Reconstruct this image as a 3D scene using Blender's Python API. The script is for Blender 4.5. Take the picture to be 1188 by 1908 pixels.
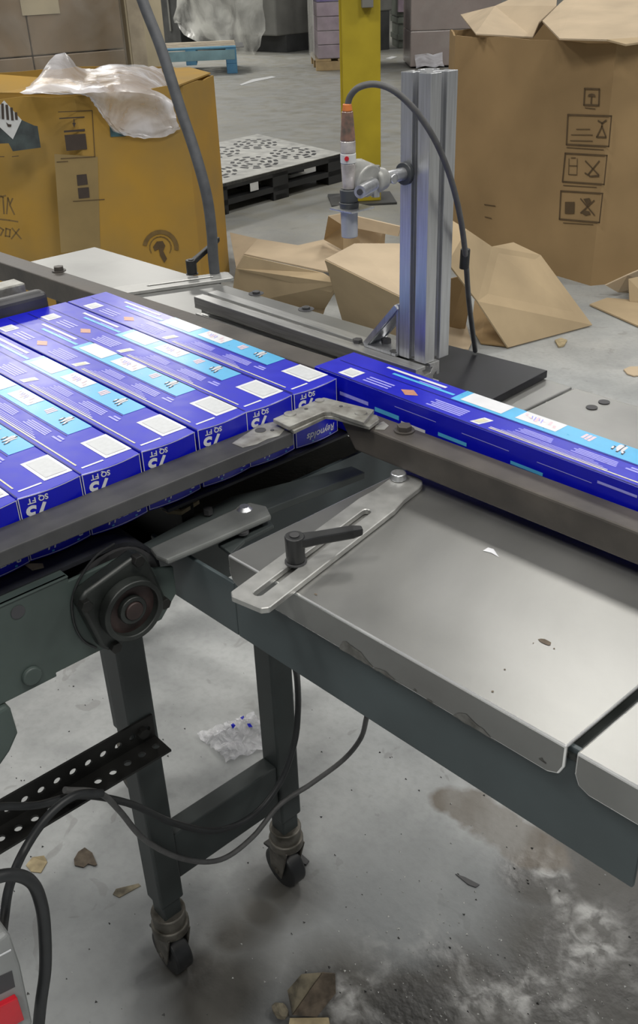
import bpy, bmesh, math, random
from mathutils import Vector, Matrix
random.seed(7)
for o in list(bpy.data.objects): bpy.data.objects.remove(o, do_unlink=True)
scene = bpy.context.scene
COL = scene.collection
# ------------------------------------------------------------------ camera
# X runs along the cartons, Y along the row of cartons, Z up; floor z = 0
FPX, CX, CY = 1780.0, 594.0, 954.0
PITCH, ROLL, YAW = math.radians(29.837), math.radians(2.2686), math.radians(48.884)
_cp, _sp, _cr, _sr = math.cos(PITCH), math.sin(PITCH), math.cos(ROLL), math.sin(ROLL)
_rz = Matrix.Rotation(YAW, 3, 'Z')
FW = Vector((0, _cp, -_sp)); _rt = Vector((1, 0, 0)); _dn = Vector((0, -_sp, -_cp))
RT = _rz @ (_cr*_rt + _sr*_dn); DN = _rz @ (-_sr*_rt + _cr*_dn); FW = _rz @ FW
EYE = Vector((0, 0, 1.231))
cam_data = bpy.data.cameras.new('camera'); cam = bpy.data.objects.new('camera', cam_data); COL.objects.link(cam)
cam_data.sensor_fit = 'VERTICAL'; cam_data.sensor_height = 24; cam_data.sensor_width = 24
cam_data.lens = FPX/1908*24; cam_data.clip_start = .02; cam_data.clip_end = 100
cam.matrix_world = Matrix(((RT.x, -DN.x, -FW.x, EYE.x), (RT.y, -DN.y, -FW.y, EYE.y), (RT.z, -DN.z, -FW.z, EYE.z), (0, 0, 0, 1)))
scene.camera = cam
# ------------------------------------------------------------------ world, lamps, exposure
scene.view_settings.view_transform = 'Standard'
scene.view_settings.look = 'None'
scene.view_settings.gamma = 1
scene.view_settings.use_curve_mapping = False
scene.view_settings.exposure = 0.0
world = bpy.data.worlds.new('hall_ambient'); scene.world = world; world.use_nodes = True
world.node_tree.nodes['Background'].inputs[0].default_value = (0.88, 0.93, 1.0, 1)
world.node_tree.nodes['Background'].inputs[1].default_value = 0.17
def ceiling_lamp(x, y, z=7.0, sx=1.6, sy=1.6, power=230):
    d = bpy.data.lights.new('ceiling_lamp', 'AREA'); d.shape = 'RECTANGLE'; d.size = sx; d.size_y = sy
    d.energy = power; d.color = (1.0, 0.97, 0.91)
    o = bpy.data.objects.new('ceiling_lamp', d); COL.objects.link(o); o.location = (x, y, z)
for x, y, w in ((-17, 4.4, 130), (-16.5, 7.4, 260), (-17, 10.6, 400), (-21, 4, 200), (-21, 8, 360), (-3.4, 6.4, 170), (-8.5, -1.5, 230), (-2.5, -2.0, 250), (2.8, 1.2, 270), (3.0, 6.5, 240), (-9.5, 15, 170), (-3, 13, 170), (3, -3.5, 240)):
    ceiling_lamp(x, y, power=w)

# ------------------------------------------------------------------ pixel helpers (a direction only; depth from the named plane)
def ray(x, y): return ((x-CX)/FPX)*RT + ((y-CY)/FPX)*DN + FW
def PZ(x, y, z):
    d = ray(x, y); return EYE + d*((z-EYE.z)/d.z)
def PX(x, y, X):
    d = ray(x, y); return EYE + d*((X-EYE.x)/d.x)
def PY(x, y, Y):
    d = ray(x, y); return EYE + d*((Y-EYE.y)/d.y)
def PP(x, y, p0, n):
    d = ray(x, y); return EYE + d*((Vector(p0)-EYE).dot(n)/d.dot(n))
def VZ(x, y, X, Y):
    d = ray(x, y); return EYE.z + d.z*math.hypot(X, Y)/math.hypot(d.x, d.y)

# ------------------------------------------------------------------ materials
def new_mat(name):
    m = bpy.data.materials.new(name); m.use_nodes = True
    return m, m.node_tree.nodes, m.node_tree.links, m.node_tree.nodes['Principled BSDF']
def mat(name, col, rough=.5, metal=0, var=.12, scale=30, bump=0, bscale=80, spec=.5, coat=0, col2=None, stretch=None, detail=4):
    m, N, L, b = new_mat(name)
    tc = N.new('ShaderNodeTexCoord'); src = tc.outputs['Object']
    if stretch:
        mp = N.new('ShaderNodeMapping'); mp.inputs['Scale'].default_value = stretch
        L.new(src, mp.inputs[0]); src = mp.outputs[0]
    nz = N.new('ShaderNodeTexNoise'); nz.inputs['Scale'].default_value = scale; nz.inputs['Detail'].default_value = detail
    L.new(src, nz.inputs['Vector'])
    r = N.new('ShaderNodeValToRGB'); e = r.color_ramp.elements
    c2 = col2 if col2 else tuple(c*(1-var*2) for c in col)
    e[0].position = .3; e[1].position = .7
    e[0].color = (*c2, 1); e[1].color = (*[min(1, c*(1+var*.6)) for c in col], 1)
    L.new(nz.outputs[0], r.inputs[0]); L.new(r.outputs[0], b.inputs['Base Color'])
    b.inputs['Metallic'].default_value = metal; b.inputs['Specular IOR Level'].default_value = spec
    mr = N.new('ShaderNodeMapRange'); mr.inputs[3].default_value = max(.02, rough-.08); mr.inputs[4].default_value = min(1, rough+.08)
    L.new(nz.outputs[0], mr.inputs[0]); L.new(mr.outputs[0], b.inputs['Roughness'])
    if coat: b.inputs['Coat Weight'].default_value = coat; b.inputs['Coat Roughness'].default_value = .12
    if bump:
        n2 = N.new('ShaderNodeTexNoise'); n2.inputs['Scale'].default_value = bscale; n2.inputs['Detail'].default_value = 5
        L.new(src, n2.inputs['Vector'])
        bp = N.new('ShaderNodeBump'); bp.inputs['Strength'].default_value = bump; bp.inputs['Distance'].default_value = .002
        L.new(n2.outputs[0], bp.inputs['Height']); L.new(bp.outputs[0], b.inputs['Normal'])
    return m
M = {}
M['blue'] = mat('carton_blue', (.003, .006, .46), .34, 0, .04, 60, spec=.6, coat=.1)
M['cyan'] = mat('carton_cyan', (.09, .42, .72), .3, 0, .05, 60, coat=.1)
M['print_white'] = mat('carton_white', (.66, .67, .70), .32, 0, .03, 90)
M['print_grey'] = mat('carton_label_grey', (.54, .56, .58), .38, 0, .05, 200)
M['lav'] = mat('carton_lavender', (.33, .33, .82), .3, 0, .05, 300)
M['orange'] = mat('carton_orange', (.50, .24, .16), .3, 0, .1, 200)
M['yel'] = mat('carton_yellow', (.62, .60, .45), .3, 0, .1, 300)
M['foldline'] = mat('carton_fold', (.003, .005, .16), .3)
M['red_print'] = mat('carton_pink', (.72, .55, .62), .3, 0, .1, 300)
M['ink'] = mat('carton_ink', (.03, .03, .06), .4)
M['rail'] = mat('rail_steel', (.088, .078, .068), .5, .25, .25, 18, bump=.15, bscale=120, col2=(.055, .05, .046))
M['rail_grey'] = mat('bar_steel', (.070, .070, .073), .45, .3, .2, 20, bump=.12, bscale=150)
M['bracket'] = mat('bracket_steel', (.40, .40, .37), .45, .55, .2, 60, col2=(.20, .19, .17), bump=.2, bscale=200)
M['alu'] = mat('aluminium', (.60, .61, .63), .33, .85, .1, 12, stretch=(40, 40, 1.5))
M['alu_x'] = mat('aluminium_x', (.58, .58, .57), .36, .85, .12, 12, stretch=(1.5, 40, 40))
M['slot'] = mat('slot_shade', (.05, .05, .055), .6)
M['arm'] = mat('arm_aluminium', (.46, .46, .445), .42, .7, .1, 60, bump=.05, bscale=300)
M['black'] = mat('black_plastic', (.016, .017, .018), .42, 0, .2, 60)
M['blackmetal'] = mat('black_steel', (.012, .012, .011), .5, .2, .3, 40)
M['rubber'] = mat('cable_rubber', (.018, .02, .022), .5, 0, .15, 80)
M['greycable'] = mat('grey_cable', (.10, .10, .10), .55, 0, .15, 80)
M['hose'] = mat('hose_grey', (.075, .08, .088), .55, 0, .15, 60)
M['frame'] = mat('green_grey_paint', (.055, .075, .069), .48, 0, .15, 14, bump=.05, bscale=90)
M['frame2'] = mat('blue_grey_paint', (.058, .075, .08), .46, 0, .12, 10, bump=.04, bscale=90)
M['legpaint'] = mat('leg_paint', (.038, .046, .046), .5, 0, .2, 12)
M['belt'] = mat('black_belt', (.012, .013, .017), .55, 0, .3, 30, bump=.2, bscale=200)
M['deadplate'] = mat('dark_plate', (.02, .02, .026), .4, .4, .4, 14)
M['caster'] = mat('dirty_zinc', (.16, .15, .13), .5, .6, .35, 40, col2=(.05, .045, .035), bump=.3, bscale=120)
M['tan'] = mat('tan_cardboard', (.43, .33, .205), .85, 0, .08, 5, spec=.2, bump=.05, bscale=60)
M['tan_pale'] = mat('pale_cardboard', (.50, .40, .28), .85, 0, .08, 5, spec=.2)
M['kraft'] = mat('kraft_cardboard', (.31, .21, .105), .85, 0, .10, 3, spec=.2, bump=.05, bscale=40)
M['mustard'] = mat('mustard_cardboard', (.37, .215, .038), .8, 0, .10, 3.5, spec=.2, col2=(.28, .185, .06))
M['kraft_ink'] = mat('brown_ink', (.095, .06, .027), .85)
M['box_ink'] = mat('dark_box_ink', (.05, .036, .028), .8)
M['pencil'] = mat('marker_ink', (.16, .10, .03), .8)
M['decal_black'] = mat('decal_black', (.022, .026, .028), .6, 0, .5, 25, col2=(.06, .08, .08))
M['decal_white'] = mat('decal_white', (.55, .56, .56), .6, 0, .05)
M['decal_teal'] = mat('decal_teal', (.05, .12, .14), .6, 0, .3, 30)
M['patch'] = mat('faded_patch', (.26, .185, .075), .8, 0, .1, 6)
M['yellow'] = mat('yellow_paint', (.46, .36, .018), .5, 0, .12, 4)
M['taupe'] = mat('taupe_wrapped', (.25, .19, .13), .35, 0, .15, 3, coat=.2)
M['taupe_pink'] = mat('taupe_pink_wrapped', (.32, .26, .24), .35, 0, .1, 2, coat=.3)
M['cream'] = mat('cream_board', (.46, .40, .28), .7, 0, .08, 4)
M['machine_grey'] = mat('machine_grey', (.20, .20, .185), .5, 0, .15, 3)
M['machine_green'] = mat('machine_green', (.16, .18, .15), .5, 0, .25, 3)
M['darkgrey'] = mat('dark_grey', (.06, .062, .062), .55, 0, .2, 5)
M['bluewood'] = mat('blue_painted_wood', (.10, .26, .36), .7, 0, .25, 5, col2=(.05, .16, .30))
M['palewood'] = mat('pale_wood', (.42, .36, .27), .75, 0, .15, 8)
M['wood'] = mat('pallet_wood', (.42, .30, .15), .75, 0, .15, 8)
M['palletblack'] = mat('black_pallet_plastic', (.02, .021, .023), .5, 0, .2, 8)
M['pallettop'] = mat('pale_pallet_top', (.46, .46, .43), .5, 0, .2, 12, col2=(.30, .30, .285))  # paler than the rest of the pallet
M['case_pink'] = mat('case_pink', (.38, .30, .36), .4, 0, .15, 6)
M['case_purple'] = mat('case_purple', (.16, .12, .33), .4, 0, .2, 6)
M['wall'] = mat('hall_wall', (.30, .30, .28), .8, 0, .1, .6)
M['red'] = mat('red_switch', (.55, .012, .025), .3, 0, .1, 30)
M['enclosure'] = mat('enclosure_grey', (.26, .27, .27), .45, 0, .08, 20)
M['rock'] = mat('dirty_chunk', (.22, .19, .13), .9, 0, .4, 40, col2=(.05, .045, .035), bump=.5, bscale=60)
M['chip_tan'] = mat('chip_tan', (.42, .34, .20), .85, 0, .2, 60)
M['chip_brown'] = mat('chip_brown', (.14, .11, .08), .85, 0, .3, 60)
M['sensor_dark'] = mat('sensor_dark', (.05, .055, .06), .4)
M['sensor_grey'] = mat('sensor_grey', (.40, .42, .46), .4, .2, .08, 60)
M['sensor_red'] = mat('sensor_red', (.24, .125, .09), .25, 0, .4, 120, col2=(.10, .085, .07), coat=.5)
M['sensor_clear'] = mat('sensor_clear', (.46, .43, .42), .2, 0, .2, 90, coat=.6)
M['supportbar'] = mat('support_bar_paint', (.17, .178, .172), .5, .2, .15, 20)
M['greasy'] = mat('greasy_black', (.024, .028, .026), .42, .2, .3, 30, bump=.1)
M['rustseal'] = mat('dark_rust', (.045, .028, .026), .5, .2, .3, 40)
M['edge'] = mat('polished_edge_highlight', (.86, .86, .85), .28, .85, .05, 30)  # polished bevel, its pale colour also paints in the bright edge highlight
M['scuff'] = mat('dark_scuff', (.062, .060, .054), .6, .2, .35, 120, col2=(.16, .16, .15))
M['palebluewood'] = mat('faded_blue_wood', (.22, .36, .40), .7, 0, .15, 5)
M['shard'] = mat('pale_grit', (.62, .62, .60), .25, 0, .2, 200)
M['darkgrit'] = mat('dark_grit', (.05, .05, .048), .6, 0, .3, 200)
M['sensor_orange'] = mat('sensor_orange', (.65, .20, .05), .4)
M['plastic_grey'] = mat('cast_grey', (.42, .42, .40), .45, .3, .12, 60)

def film_mat(name, col=(.85, .85, .88), alpha=.55, rough=.18, scale=9, lo=.18):
    m, N, L, b = new_mat(name)
    tc = N.new('ShaderNodeTexCoord'); nz = N.new('ShaderNodeTexNoise'); nz.inputs['Scale'].default_value = scale
    nz.inputs['Detail'].default_value = 6; nz.inputs['Distortion'].default_value = 1.2
    L.new(tc.outputs['Object'], nz.inputs['Vector'])
    mr = N.new('ShaderNodeMapRange'); mr.inputs[1].default_value = .3; mr.inputs[2].default_value = .7
    mr.inputs[3].default_value = lo; mr.inputs[4].default_value = alpha
    L.new(nz.outputs[0], mr.inputs[0]); L.new(mr.outputs[0], b.inputs['Alpha'])
    b.inputs['Base Color'].default_value = (*col, 1); b.inputs['Roughness'].default_value = rough
    b.inputs['Specular IOR Level'].default_value = .9
    bp = N.new('ShaderNodeBump'); bp.inputs['Strength'].default_value = .6; bp.inputs['Distance'].default_value = .02
    L.new(nz.outputs[0], bp.inputs['Height']); L.new(bp.outputs[0], b.inputs['Normal'])
    return m
M['film'] = film_mat('clear_film', (.80, .80, .85), .80, .2, 5, .22)
M['scrapfilm'] = film_mat('scrap_film', (.80, .80, .84), .78, .18, 40, .25)
M['wrap'] = film_mat('stretch_wrap', (.6, .58, .54), .22, .15, 3, .02)
M['sheetfilm'] = film_mat('hanging_film', (.62, .62, .58), .70, .2, 2.2, .15)

# stainless sheet with soft mottling
def stainless():
    m, N, L, b = new_mat('stainless_sheet')
    tc = N.new('ShaderNodeTexCoord')
    n1 = N.new('ShaderNodeTexNoise'); n1.inputs['Scale'].default_value = 5; n1.inputs['Detail'].default_value = 6; n1.inputs['Distortion'].default_value = .6
    n2 = N.new('ShaderNodeTexNoise'); n2.inputs['Scale'].default_value = 160; n2.inputs['Detail'].default_value = 3
    L.new(tc.outputs['Object'], n1.inputs['Vector']); L.new(tc.outputs['Object'], n2.inputs['Vector'])
    r = N.new('ShaderNodeValToRGB'); r.color_ramp.elements[0].color = (.235, .236, .228, 1); r.color_ramp.elements[1].color = (.36, .36, .35, 1)
    r.color_ramp.elements[0].position = .3; r.color_ramp.elements[1].position = .7
    L.new(n1.outputs[0], r.inputs[0]); L.new(r.outputs[0], b.inputs['Base Color'])
    mr = N.new('ShaderNodeMapRange'); mr.inputs[3].default_value = .30; mr.inputs[4].default_value = .44
    L.new(n1.outputs[0], mr.inputs[0]); L.new(mr.outputs[0], b.inputs['Roughness'])
    b.inputs['Metallic'].default_value = .8
    bp = N.new('ShaderNodeBump'); bp.inputs['Strength'].default_value = .03; bp.inputs['Distance'].default_value = .002
    L.new(n2.outputs[0], bp.inputs['Height']); L.new(bp.outputs[0], b.inputs['Normal'])
    return m
M['stainless'] = stainless()

# concrete with stains, and near-side shade painted into the colour
def concrete():
    m, N, L, b = new_mat('concrete_floor')
    tc = N.new('ShaderNodeTexCoord'); P = tc.outputs['Object']
    def noise(s, d=6, dist=0):
        n = N.new('ShaderNodeTexNoise'); n.inputs['Scale'].default_value = s; n.inputs['Detail'].default_value = d
        n.inputs['Distortion'].default_value = dist; L.new(P, n.inputs['Vector']); return n.outputs[0]
    def rng(v, a, b_, c, d):
        r = N.new('ShaderNodeMapRange'); r.inputs[1].default_value = a; r.inputs[2].default_value = b_
        r.inputs[3].default_value = c; r.inputs[4].default_value = d; L.new(v, r.inputs[0]); return r.outputs[0]
    def mixc(f, a, c):
        x = N.new('ShaderNodeMix'); x.data_type = 'RGBA'
        if isinstance(f, float): x.inputs[0].default_value = f
        else: L.new(f, x.inputs[0])
        for i, v in ((6, a), (7, c)):
            if isinstance(v, tuple): x.inputs[i].default_value = (*v, 1)
            else: L.new(v, x.inputs[i])
        return x.outputs[2]
    def math_(op, a, c):
        x = N.new('ShaderNodeMath'); x.operation = op; x.use_clamp = True
        for i, v in ((0, a), (1, c)):
            if isinstance(v, (int, float)): x.inputs[i].default_value = v
            else: L.new(v, x.inputs[i])
        return x.outputs[0]
    def blob(cx, cy, r, soft, wob=.25, wscale=6):
        n = N.new('ShaderNodeTexNoise'); n.inputs['Scale'].default_value = wscale; n.inputs['Detail'].default_value = 5
        L.new(P, n.inputs['Vector'])
        d = N.new('ShaderNodeVectorMath'); d.operation = 'DISTANCE'; L.new(P, d.inputs[0]); d.inputs[1].default_value = (cx, cy, 0)
        s = N.new('ShaderNodeMath'); s.operation = 'MULTIPLY_ADD'; L.new(n.outputs[0], s.inputs[0]); s.inputs[1].default_value = -2*wob*r
        s2 = N.new('ShaderNodeMath'); s2.operation = 'ADD'; L.new(d.outputs['Value'], s2.inputs[0]); s2.inputs[1].default_value = wob*r
        L.new(s2.outputs[0], s.inputs[2])
        return rng(s.outputs[0], r-soft, r+soft, 1, 0)
    big = noise(1.1, 6, .4); mid = noise(6, 8, .5); fine = noise(70, 6); spk = noise(150, 3)
    c = mixc(rng(big, .35, .65, 0, 1), (.355, .38, .388), (.44, .447, .44))
    fd = N.new('ShaderNodeVectorMath'); fd.operation = 'DISTANCE'; L.new(P, fd.inputs[0]); fd.inputs[1].default_value = (-.9, .5, 0)
    c = mixc(rng(fd.outputs['Value'], 2.2, 5.0, 0, 1), c, mixc(rng(noise(2.2, 7, .8), .35, .65, 0, 1), (.205, .198, .165), (.255, .245, .205)))
    c = mixc(rng(mid, .40, .66, 0, .55), c, (.245, .255, .258))
    c = mixc(rng(noise(3.2, 7, 1.2), .50, .66, 0, .45), c, (.24, .25, .25))
    c = mixc(rng(fine, .45, .75, 0, .22), c, (.16, .16, .16))
    sp = noise(11, 3, 1.5); c = mixc(rng(sp, .66, .69, 0, .35), c, (.17, .165, .155))
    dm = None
    for a in DAMP_SHADE:
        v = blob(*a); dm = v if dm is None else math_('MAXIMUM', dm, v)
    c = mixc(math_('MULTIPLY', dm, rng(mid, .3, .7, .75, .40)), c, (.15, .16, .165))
    # damp dirty area at the near side of the stand and under the table
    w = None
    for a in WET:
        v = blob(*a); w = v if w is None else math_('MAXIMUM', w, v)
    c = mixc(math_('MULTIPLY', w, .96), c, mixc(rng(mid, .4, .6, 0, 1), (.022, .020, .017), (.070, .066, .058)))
    rw = None
    for a in RESIDUE:
        v = blob(*a); rw = v if rw is None else math_('MAXIMUM', rw, v)
    res = math_('MULTIPLY', rw, math_('MULTIPLY', rng(noise(7, 10, .6), .47, .62, 0, 1), rng(noise(45, 10, .4), .40, .64, .10, 1)))
    c = mixc(math_('MULTIPLY', res, .85), c, (.50, .50, .49))
    rust = None
    for a in RUST:
        v = blob(*a); rust = v if rust is None else math_('MAXIMUM', rust, v)
    c = mixc(math_('MULTIPLY', rust, rng(mid, .35, .65, .55, 1)), c, (.115, .088, .056))
    L.new(c, b.inputs['Base Color'])
    ro = N.new('ShaderNodeMix'); ro.data_type = 'FLOAT'; L.new(w, ro.inputs[0]); L.new(rng(mid, .3, .7, .38, .62), ro.inputs[2]); L.new(rng(mid, .3, .7, .26, .55), ro.inputs[3])
    L.new(ro.outputs[0], b.inputs['Roughness'])
    hb = N.new('ShaderNodeMath'); hb.operation = 'MULTIPLY_ADD'; L.new(res, hb.inputs[0]); hb.inputs[1].default_value = .6; L.new(fine, hb.inputs[2])
    bp = N.new('ShaderNodeBump'); bp.inputs['Distance'].default_value = .004
    L.new(hb.outputs[0], bp.inputs['Height']); L.new(rng(w, 0, 1, .15, .22), bp.inputs['Strength'])
    L.new(bp.outputs[0], b.inputs['Normal'])
    return m
def fl(x, y): p = PZ(x, y, 0); return (p.x, p.y)
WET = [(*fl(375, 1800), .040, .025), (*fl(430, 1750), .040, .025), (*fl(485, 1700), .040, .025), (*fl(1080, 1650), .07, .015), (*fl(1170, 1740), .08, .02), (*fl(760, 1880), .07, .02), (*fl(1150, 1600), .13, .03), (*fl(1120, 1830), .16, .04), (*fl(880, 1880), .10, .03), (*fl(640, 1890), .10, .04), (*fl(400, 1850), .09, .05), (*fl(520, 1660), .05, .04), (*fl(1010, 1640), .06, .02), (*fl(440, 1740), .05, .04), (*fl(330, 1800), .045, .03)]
DAMP_SHADE = [(*fl(300, 1930), .26, .10), (*fl(700, 1760), .19, .08), (*fl(1000, 1850), .25, .06)]  # part dampness, part operator shade painted into the near floor colour
RESIDUE = [(*fl(990, 1760), .13, .03), (*fl(1020, 1620), .05, .02), (*fl(860, 1800), .08, .03), (*fl(1130, 1880), .07, .03), (*fl(700, 1830), .07, .03)]
RUST = [(*fl(x_, y_), r_, .007, .7, 22) for x_, y_, r_ in ((880, 1505, .042), (925, 1535, .044), (980, 1570, .042), (840, 1490, .03), (1030, 1600, .03))]
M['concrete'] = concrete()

# ------------------------------------------------------------------ mesh builder
class MB:
    def __init__(s): s.v = []; s.f = []; s.m = []
    def add(s, vs, fs, mi=0):
        o = len(s.v); s.v += [Vector(v) for v in vs]; s.f += [[o+i for i in f] for f in fs]; s.m += [mi]*len(fs); return s
    def hexa(s, p, mi=0):  # 8 points: bottom 4 then top 4
        return s.add(p, [(3, 2, 1, 0), (4, 5, 6, 7), (0, 1, 5, 4), (1, 2, 6, 5), (2, 3, 7, 6), (3, 0, 4, 7)], mi)
    def box(s, x0, x1, y0, y1, z0, z1, mi=0):
        return s.hexa([(x0, y0, z0), (x1, y0, z0), (x1, y1, z0), (x0, y1, z0), (x0, y0, z1), (x1, y0, z1), (x1, y1, z1), (x0, y1, z1)], mi)
    def bar(s, p0, p1, w, h, mi=0, up=(0, 0, 1)):  # p0,p1 on the bottom centre line
        p0 = Vector(p0); p1 = Vector(p1); a = (p1-p0).normalized(); u = Vector(up)
        sd = a.cross(u).normalized()*(w/2); u = sd.cross(a).normalized()*h
        return s.hexa([p0-sd, p1-sd, p1+sd, p0+sd, p0-sd+u, p1-sd+u, p1+sd+u, p0+sd+u], mi)
    def prism(s, poly, z0, z1, mi=0):
        n = len(poly); vs = [(x, y, z0) for x, y in poly]+[(x, y, z1) for x, y in poly]
        fs = [tuple(range(n-1, -1, -1)), tuple(range(n, 2*n))]+[(i, (i+1) % n, n+(i+1) % n, n+i) for i in range(n)]
        return s.add(vs, fs, mi)
    def extr(s, poly, p0, p1, sx, sy, mi=0):  # profile polygon in (sx, sy) swept from p0 to p1
        p0 = Vector(p0); p1 = Vector(p1); sx = Vector(sx); sy = Vector(sy); n = len(poly)
        vs = [p0+sx*x+sy*y for x, y in poly]+[p1+sx*x+sy*y for x, y in poly]
        fs = [tuple(range(n-1, -1, -1)), tuple(range(n, 2*n))]+[(i, (i+1) % n, n+(i+1) % n, n+i) for i in range(n)]
        return s.add(vs, fs, mi)
    def cyl(s, p0, p1, r0, r1=None, n=20, mi=0):
        r1 = r0 if r1 is None else r1
        p0 = Vector(p0); p1 = Vector(p1); a = (p1-p0).normalized(); t = Vector((0, 0, 1)) if abs(a.z) < .9 else Vector((1, 0, 0))
        u = a.cross(t).normalized(); w = a.cross(u)
        vs = []
        for p, r in ((p0, r0), (p1, r1)):
            vs += [p+u*(r*math.cos(2*math.pi*i/n))+w*(r*math.sin(2*math.pi*i/n)) for i in range(n)]
        fs = [tuple(range(n)), tuple(range(2*n-1, n-1, -1))]+[(i, n+i, n+(i+1) % n, (i+1) % n) for i in range(n)]
        return s.add(vs, fs, mi)
    def ring(s, p0, p1, ri, ro, n=28, mi=0):
        p0 = Vector(p0); p1 = Vector(p1); a = (p1-p0).normalized(); t = Vector((0, 0, 1)) if abs(a.z) < .9 else Vector((1, 0, 0))
        u = a.cross(t).normalized(); w = a.cross(u); vs = []
        for p, r in ((p0, ri), (p0, ro), (p1, ro), (p1, ri)):
            vs += [p+u*(r*math.cos(2*math.pi*i/n))+w*(r*math.sin(2*math.pi*i/n)) for i in range(n)]
        fs = []
        for k in range(4):
            for i in range(n):
                j = (i+1) % n; k2 = (k+1) % 4
                fs.append((k*n+i, k*n+j, k2*n+j, k2*n+i))
        return s.add(vs, fs, mi)
    def tube(s, pts, r, n=10, mi=0):
        pts = [Vector(p) for p in pts]; vs = []; prev = None
        for i, p in enumerate(pts):
            a = (pts[min(i+1, len(pts)-1)]-pts[max(i-1, 0)]).normalized()
            if prev is None:
                t = Vector((0, 0, 1)) if abs(a.z) < .9 else Vector((1, 0, 0)); u = a.cross(t).normalized()
            else: u = (prev-a*prev.dot(a)).normalized()
            prev = u; w = a.cross(u)
            vs += [p+u*(r*math.cos(2*math.pi*k/n))+w*(r*math.sin(2*math.pi*k/n)) for k in range(n)]
        m = len(pts); fs = [tuple(range(n-1, -1, -1)), tuple(range((m-1)*n, m*n))]
        for i in range(m-1):
            for k in range(n): fs.append((i*n+k, i*n+(k+1) % n, (i+1)*n+(k+1) % n, (i+1)*n+k))
        return s.add(vs, fs, mi)
    def quad(s, a, b, c, d, mi=0): return s.add([a, b, c, d], [(0, 1, 2, 3)], mi)
    def build(s, name, mats, parent=None, smooth=False, bevel=0, solid=0, local=False, kind=None, sub=0, segs=2, soff=0):
        me = bpy.data.meshes.new(name); me.from_pydata([tuple(v) for v in s.v], [], s.f)
        if not isinstance(mats, (list, tuple)): mats = [mats]
        for x in mats: me.materials.append(M[x] if isinstance(x, str) else x)
        for p, mi in zip(me.polygons, s.m): p.material_index = mi; p.use_smooth = smooth
        bm = bmesh.new(); bm.from_mesh(me); bmesh.ops.recalc_face_normals(bm, faces=bm.faces); bm.to_mesh(me); bm.free()
        if smooth:
            try: me.set_sharp_from_angle(angle=math.radians(38))
            except Exception: pass
        o = bpy.data.objects.new(name, me); COL.objects.link(o)
        if solid: md = o.modifiers.new('solid', 'SOLIDIFY'); md.thickness = solid; md.offset = soff
        if sub: md = o.modifiers.new('sub', 'SUBSURF'); md.levels = sub; md.render_levels = sub
        if bevel:
            md = o.modifiers.new('bevel', 'BEVEL'); md.width = bevel; md.segments = segs; md.limit_method = 'ANGLE'; md.angle_limit = math.radians(40)
        if parent is not None:
            o.parent = parent
            if parent.type == 'EMPTY' and not local: o.location = -parent.location
        if kind: o['kind'] = kind
        return o
def tag(o, label, cat, group=None):
    o['label'] = label; o['category'] = cat
    if group: o['group'] = group
    return o
def thing(name, label, cat, loc=(0, 0, 0), group=None):
    o = bpy.data.objects.new(name, None); COL.objects.link(o); o.location = loc; o.empty_display_size = .05
    return tag(o, label, cat, group)
def copy_tree(o, parent=None):
    c = o.copy(); COL.objects.link(c); c.parent = parent
    for ch in list(o.children): copy_tree(ch, c)
    return c
def spline(pts, n=8):  # Catmull-Rom
    pts = [Vector(p) for p in pts]; q = [pts[0]*2-pts[1]]+pts+[pts[-1]*2-pts[-2]]; out = []
    for i in range(1, len(q)-2):
        a, b, c, d = q[i-1:i+3]
        for k in range(n):
            t = k/n; out.append(.5*((2*b)+(c-a)*t+(2*a-5*b+4*c-d)*t*t+(3*b-a-3*c+d)*t*t*t))
    out.append(pts[-1]); return out
def text_mb(body, size, origin, xd, yd, extra_bold=0.0, shear=0):
    cu = bpy.data.curves.new('t', 'FONT'); cu.body = body; cu.size = size; cu.offset = extra_bold; cu.shear = shear
    cu.resolution_u = 3
    o = bpy.data.objects.new('t', cu); COL.objects.link(o)
    dg = bpy.context.evaluated_depsgraph_get(); me = bpy.data.meshes.new_from_object(o.evaluated_get(dg))
    origin = Vector(origin); xd = Vector(xd); yd = Vector(yd)
    mb = MB(); mb.add([origin+xd*v.co.x+yd*v.co.y for v in me.vertices], [tuple(p.vertices) for p in me.polygons])
    bpy.data.objects.remove(o, do_unlink=True); bpy.data.meshes.remove(me); bpy.data.curves.remove(cu)
    return mb
def ribbon(mb, pts, w, n, mi=0, closed=False):  # flat stroke lying in a plane with normal n
    pts = [Vector(p) for p in pts]; n = Vector(n).normalized()
    seg = list(zip(pts, pts[1:]))+([(pts[-1], pts[0])] if closed else [])
    for a, b in seg:
        d = (b-a).normalized(); sd = n.cross(d)*(w/2); e = d*(w*.4)
        mb.quad(a-sd-e, b-sd+e, b+sd+e, a+sd-e, mi)
def tslot(s):
    side = [(-20, 20), (-4, 20), (-4, 15.5), (-9, 15.5), (-5, 9.5), (5, 9.5), (9, 15.5), (4, 15.5), (4, 20)]
    poly = []
    for k in range(4):
        for x, y in side:
            for _ in range(k): x, y = y, -x
            poly.append((x*s/40, y*s/40))
    return poly

# ================================================================== SETTING
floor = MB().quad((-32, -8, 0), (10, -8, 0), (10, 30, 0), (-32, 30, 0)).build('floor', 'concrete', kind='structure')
MB().box(-32, 10, 22, 22.2, 0, 6).build('wall_back', 'wall', kind='structure')
MB().box(-26.2, -26, -8, 30, 0, 6).build('wall_left', 'wall', kind='structure')

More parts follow.
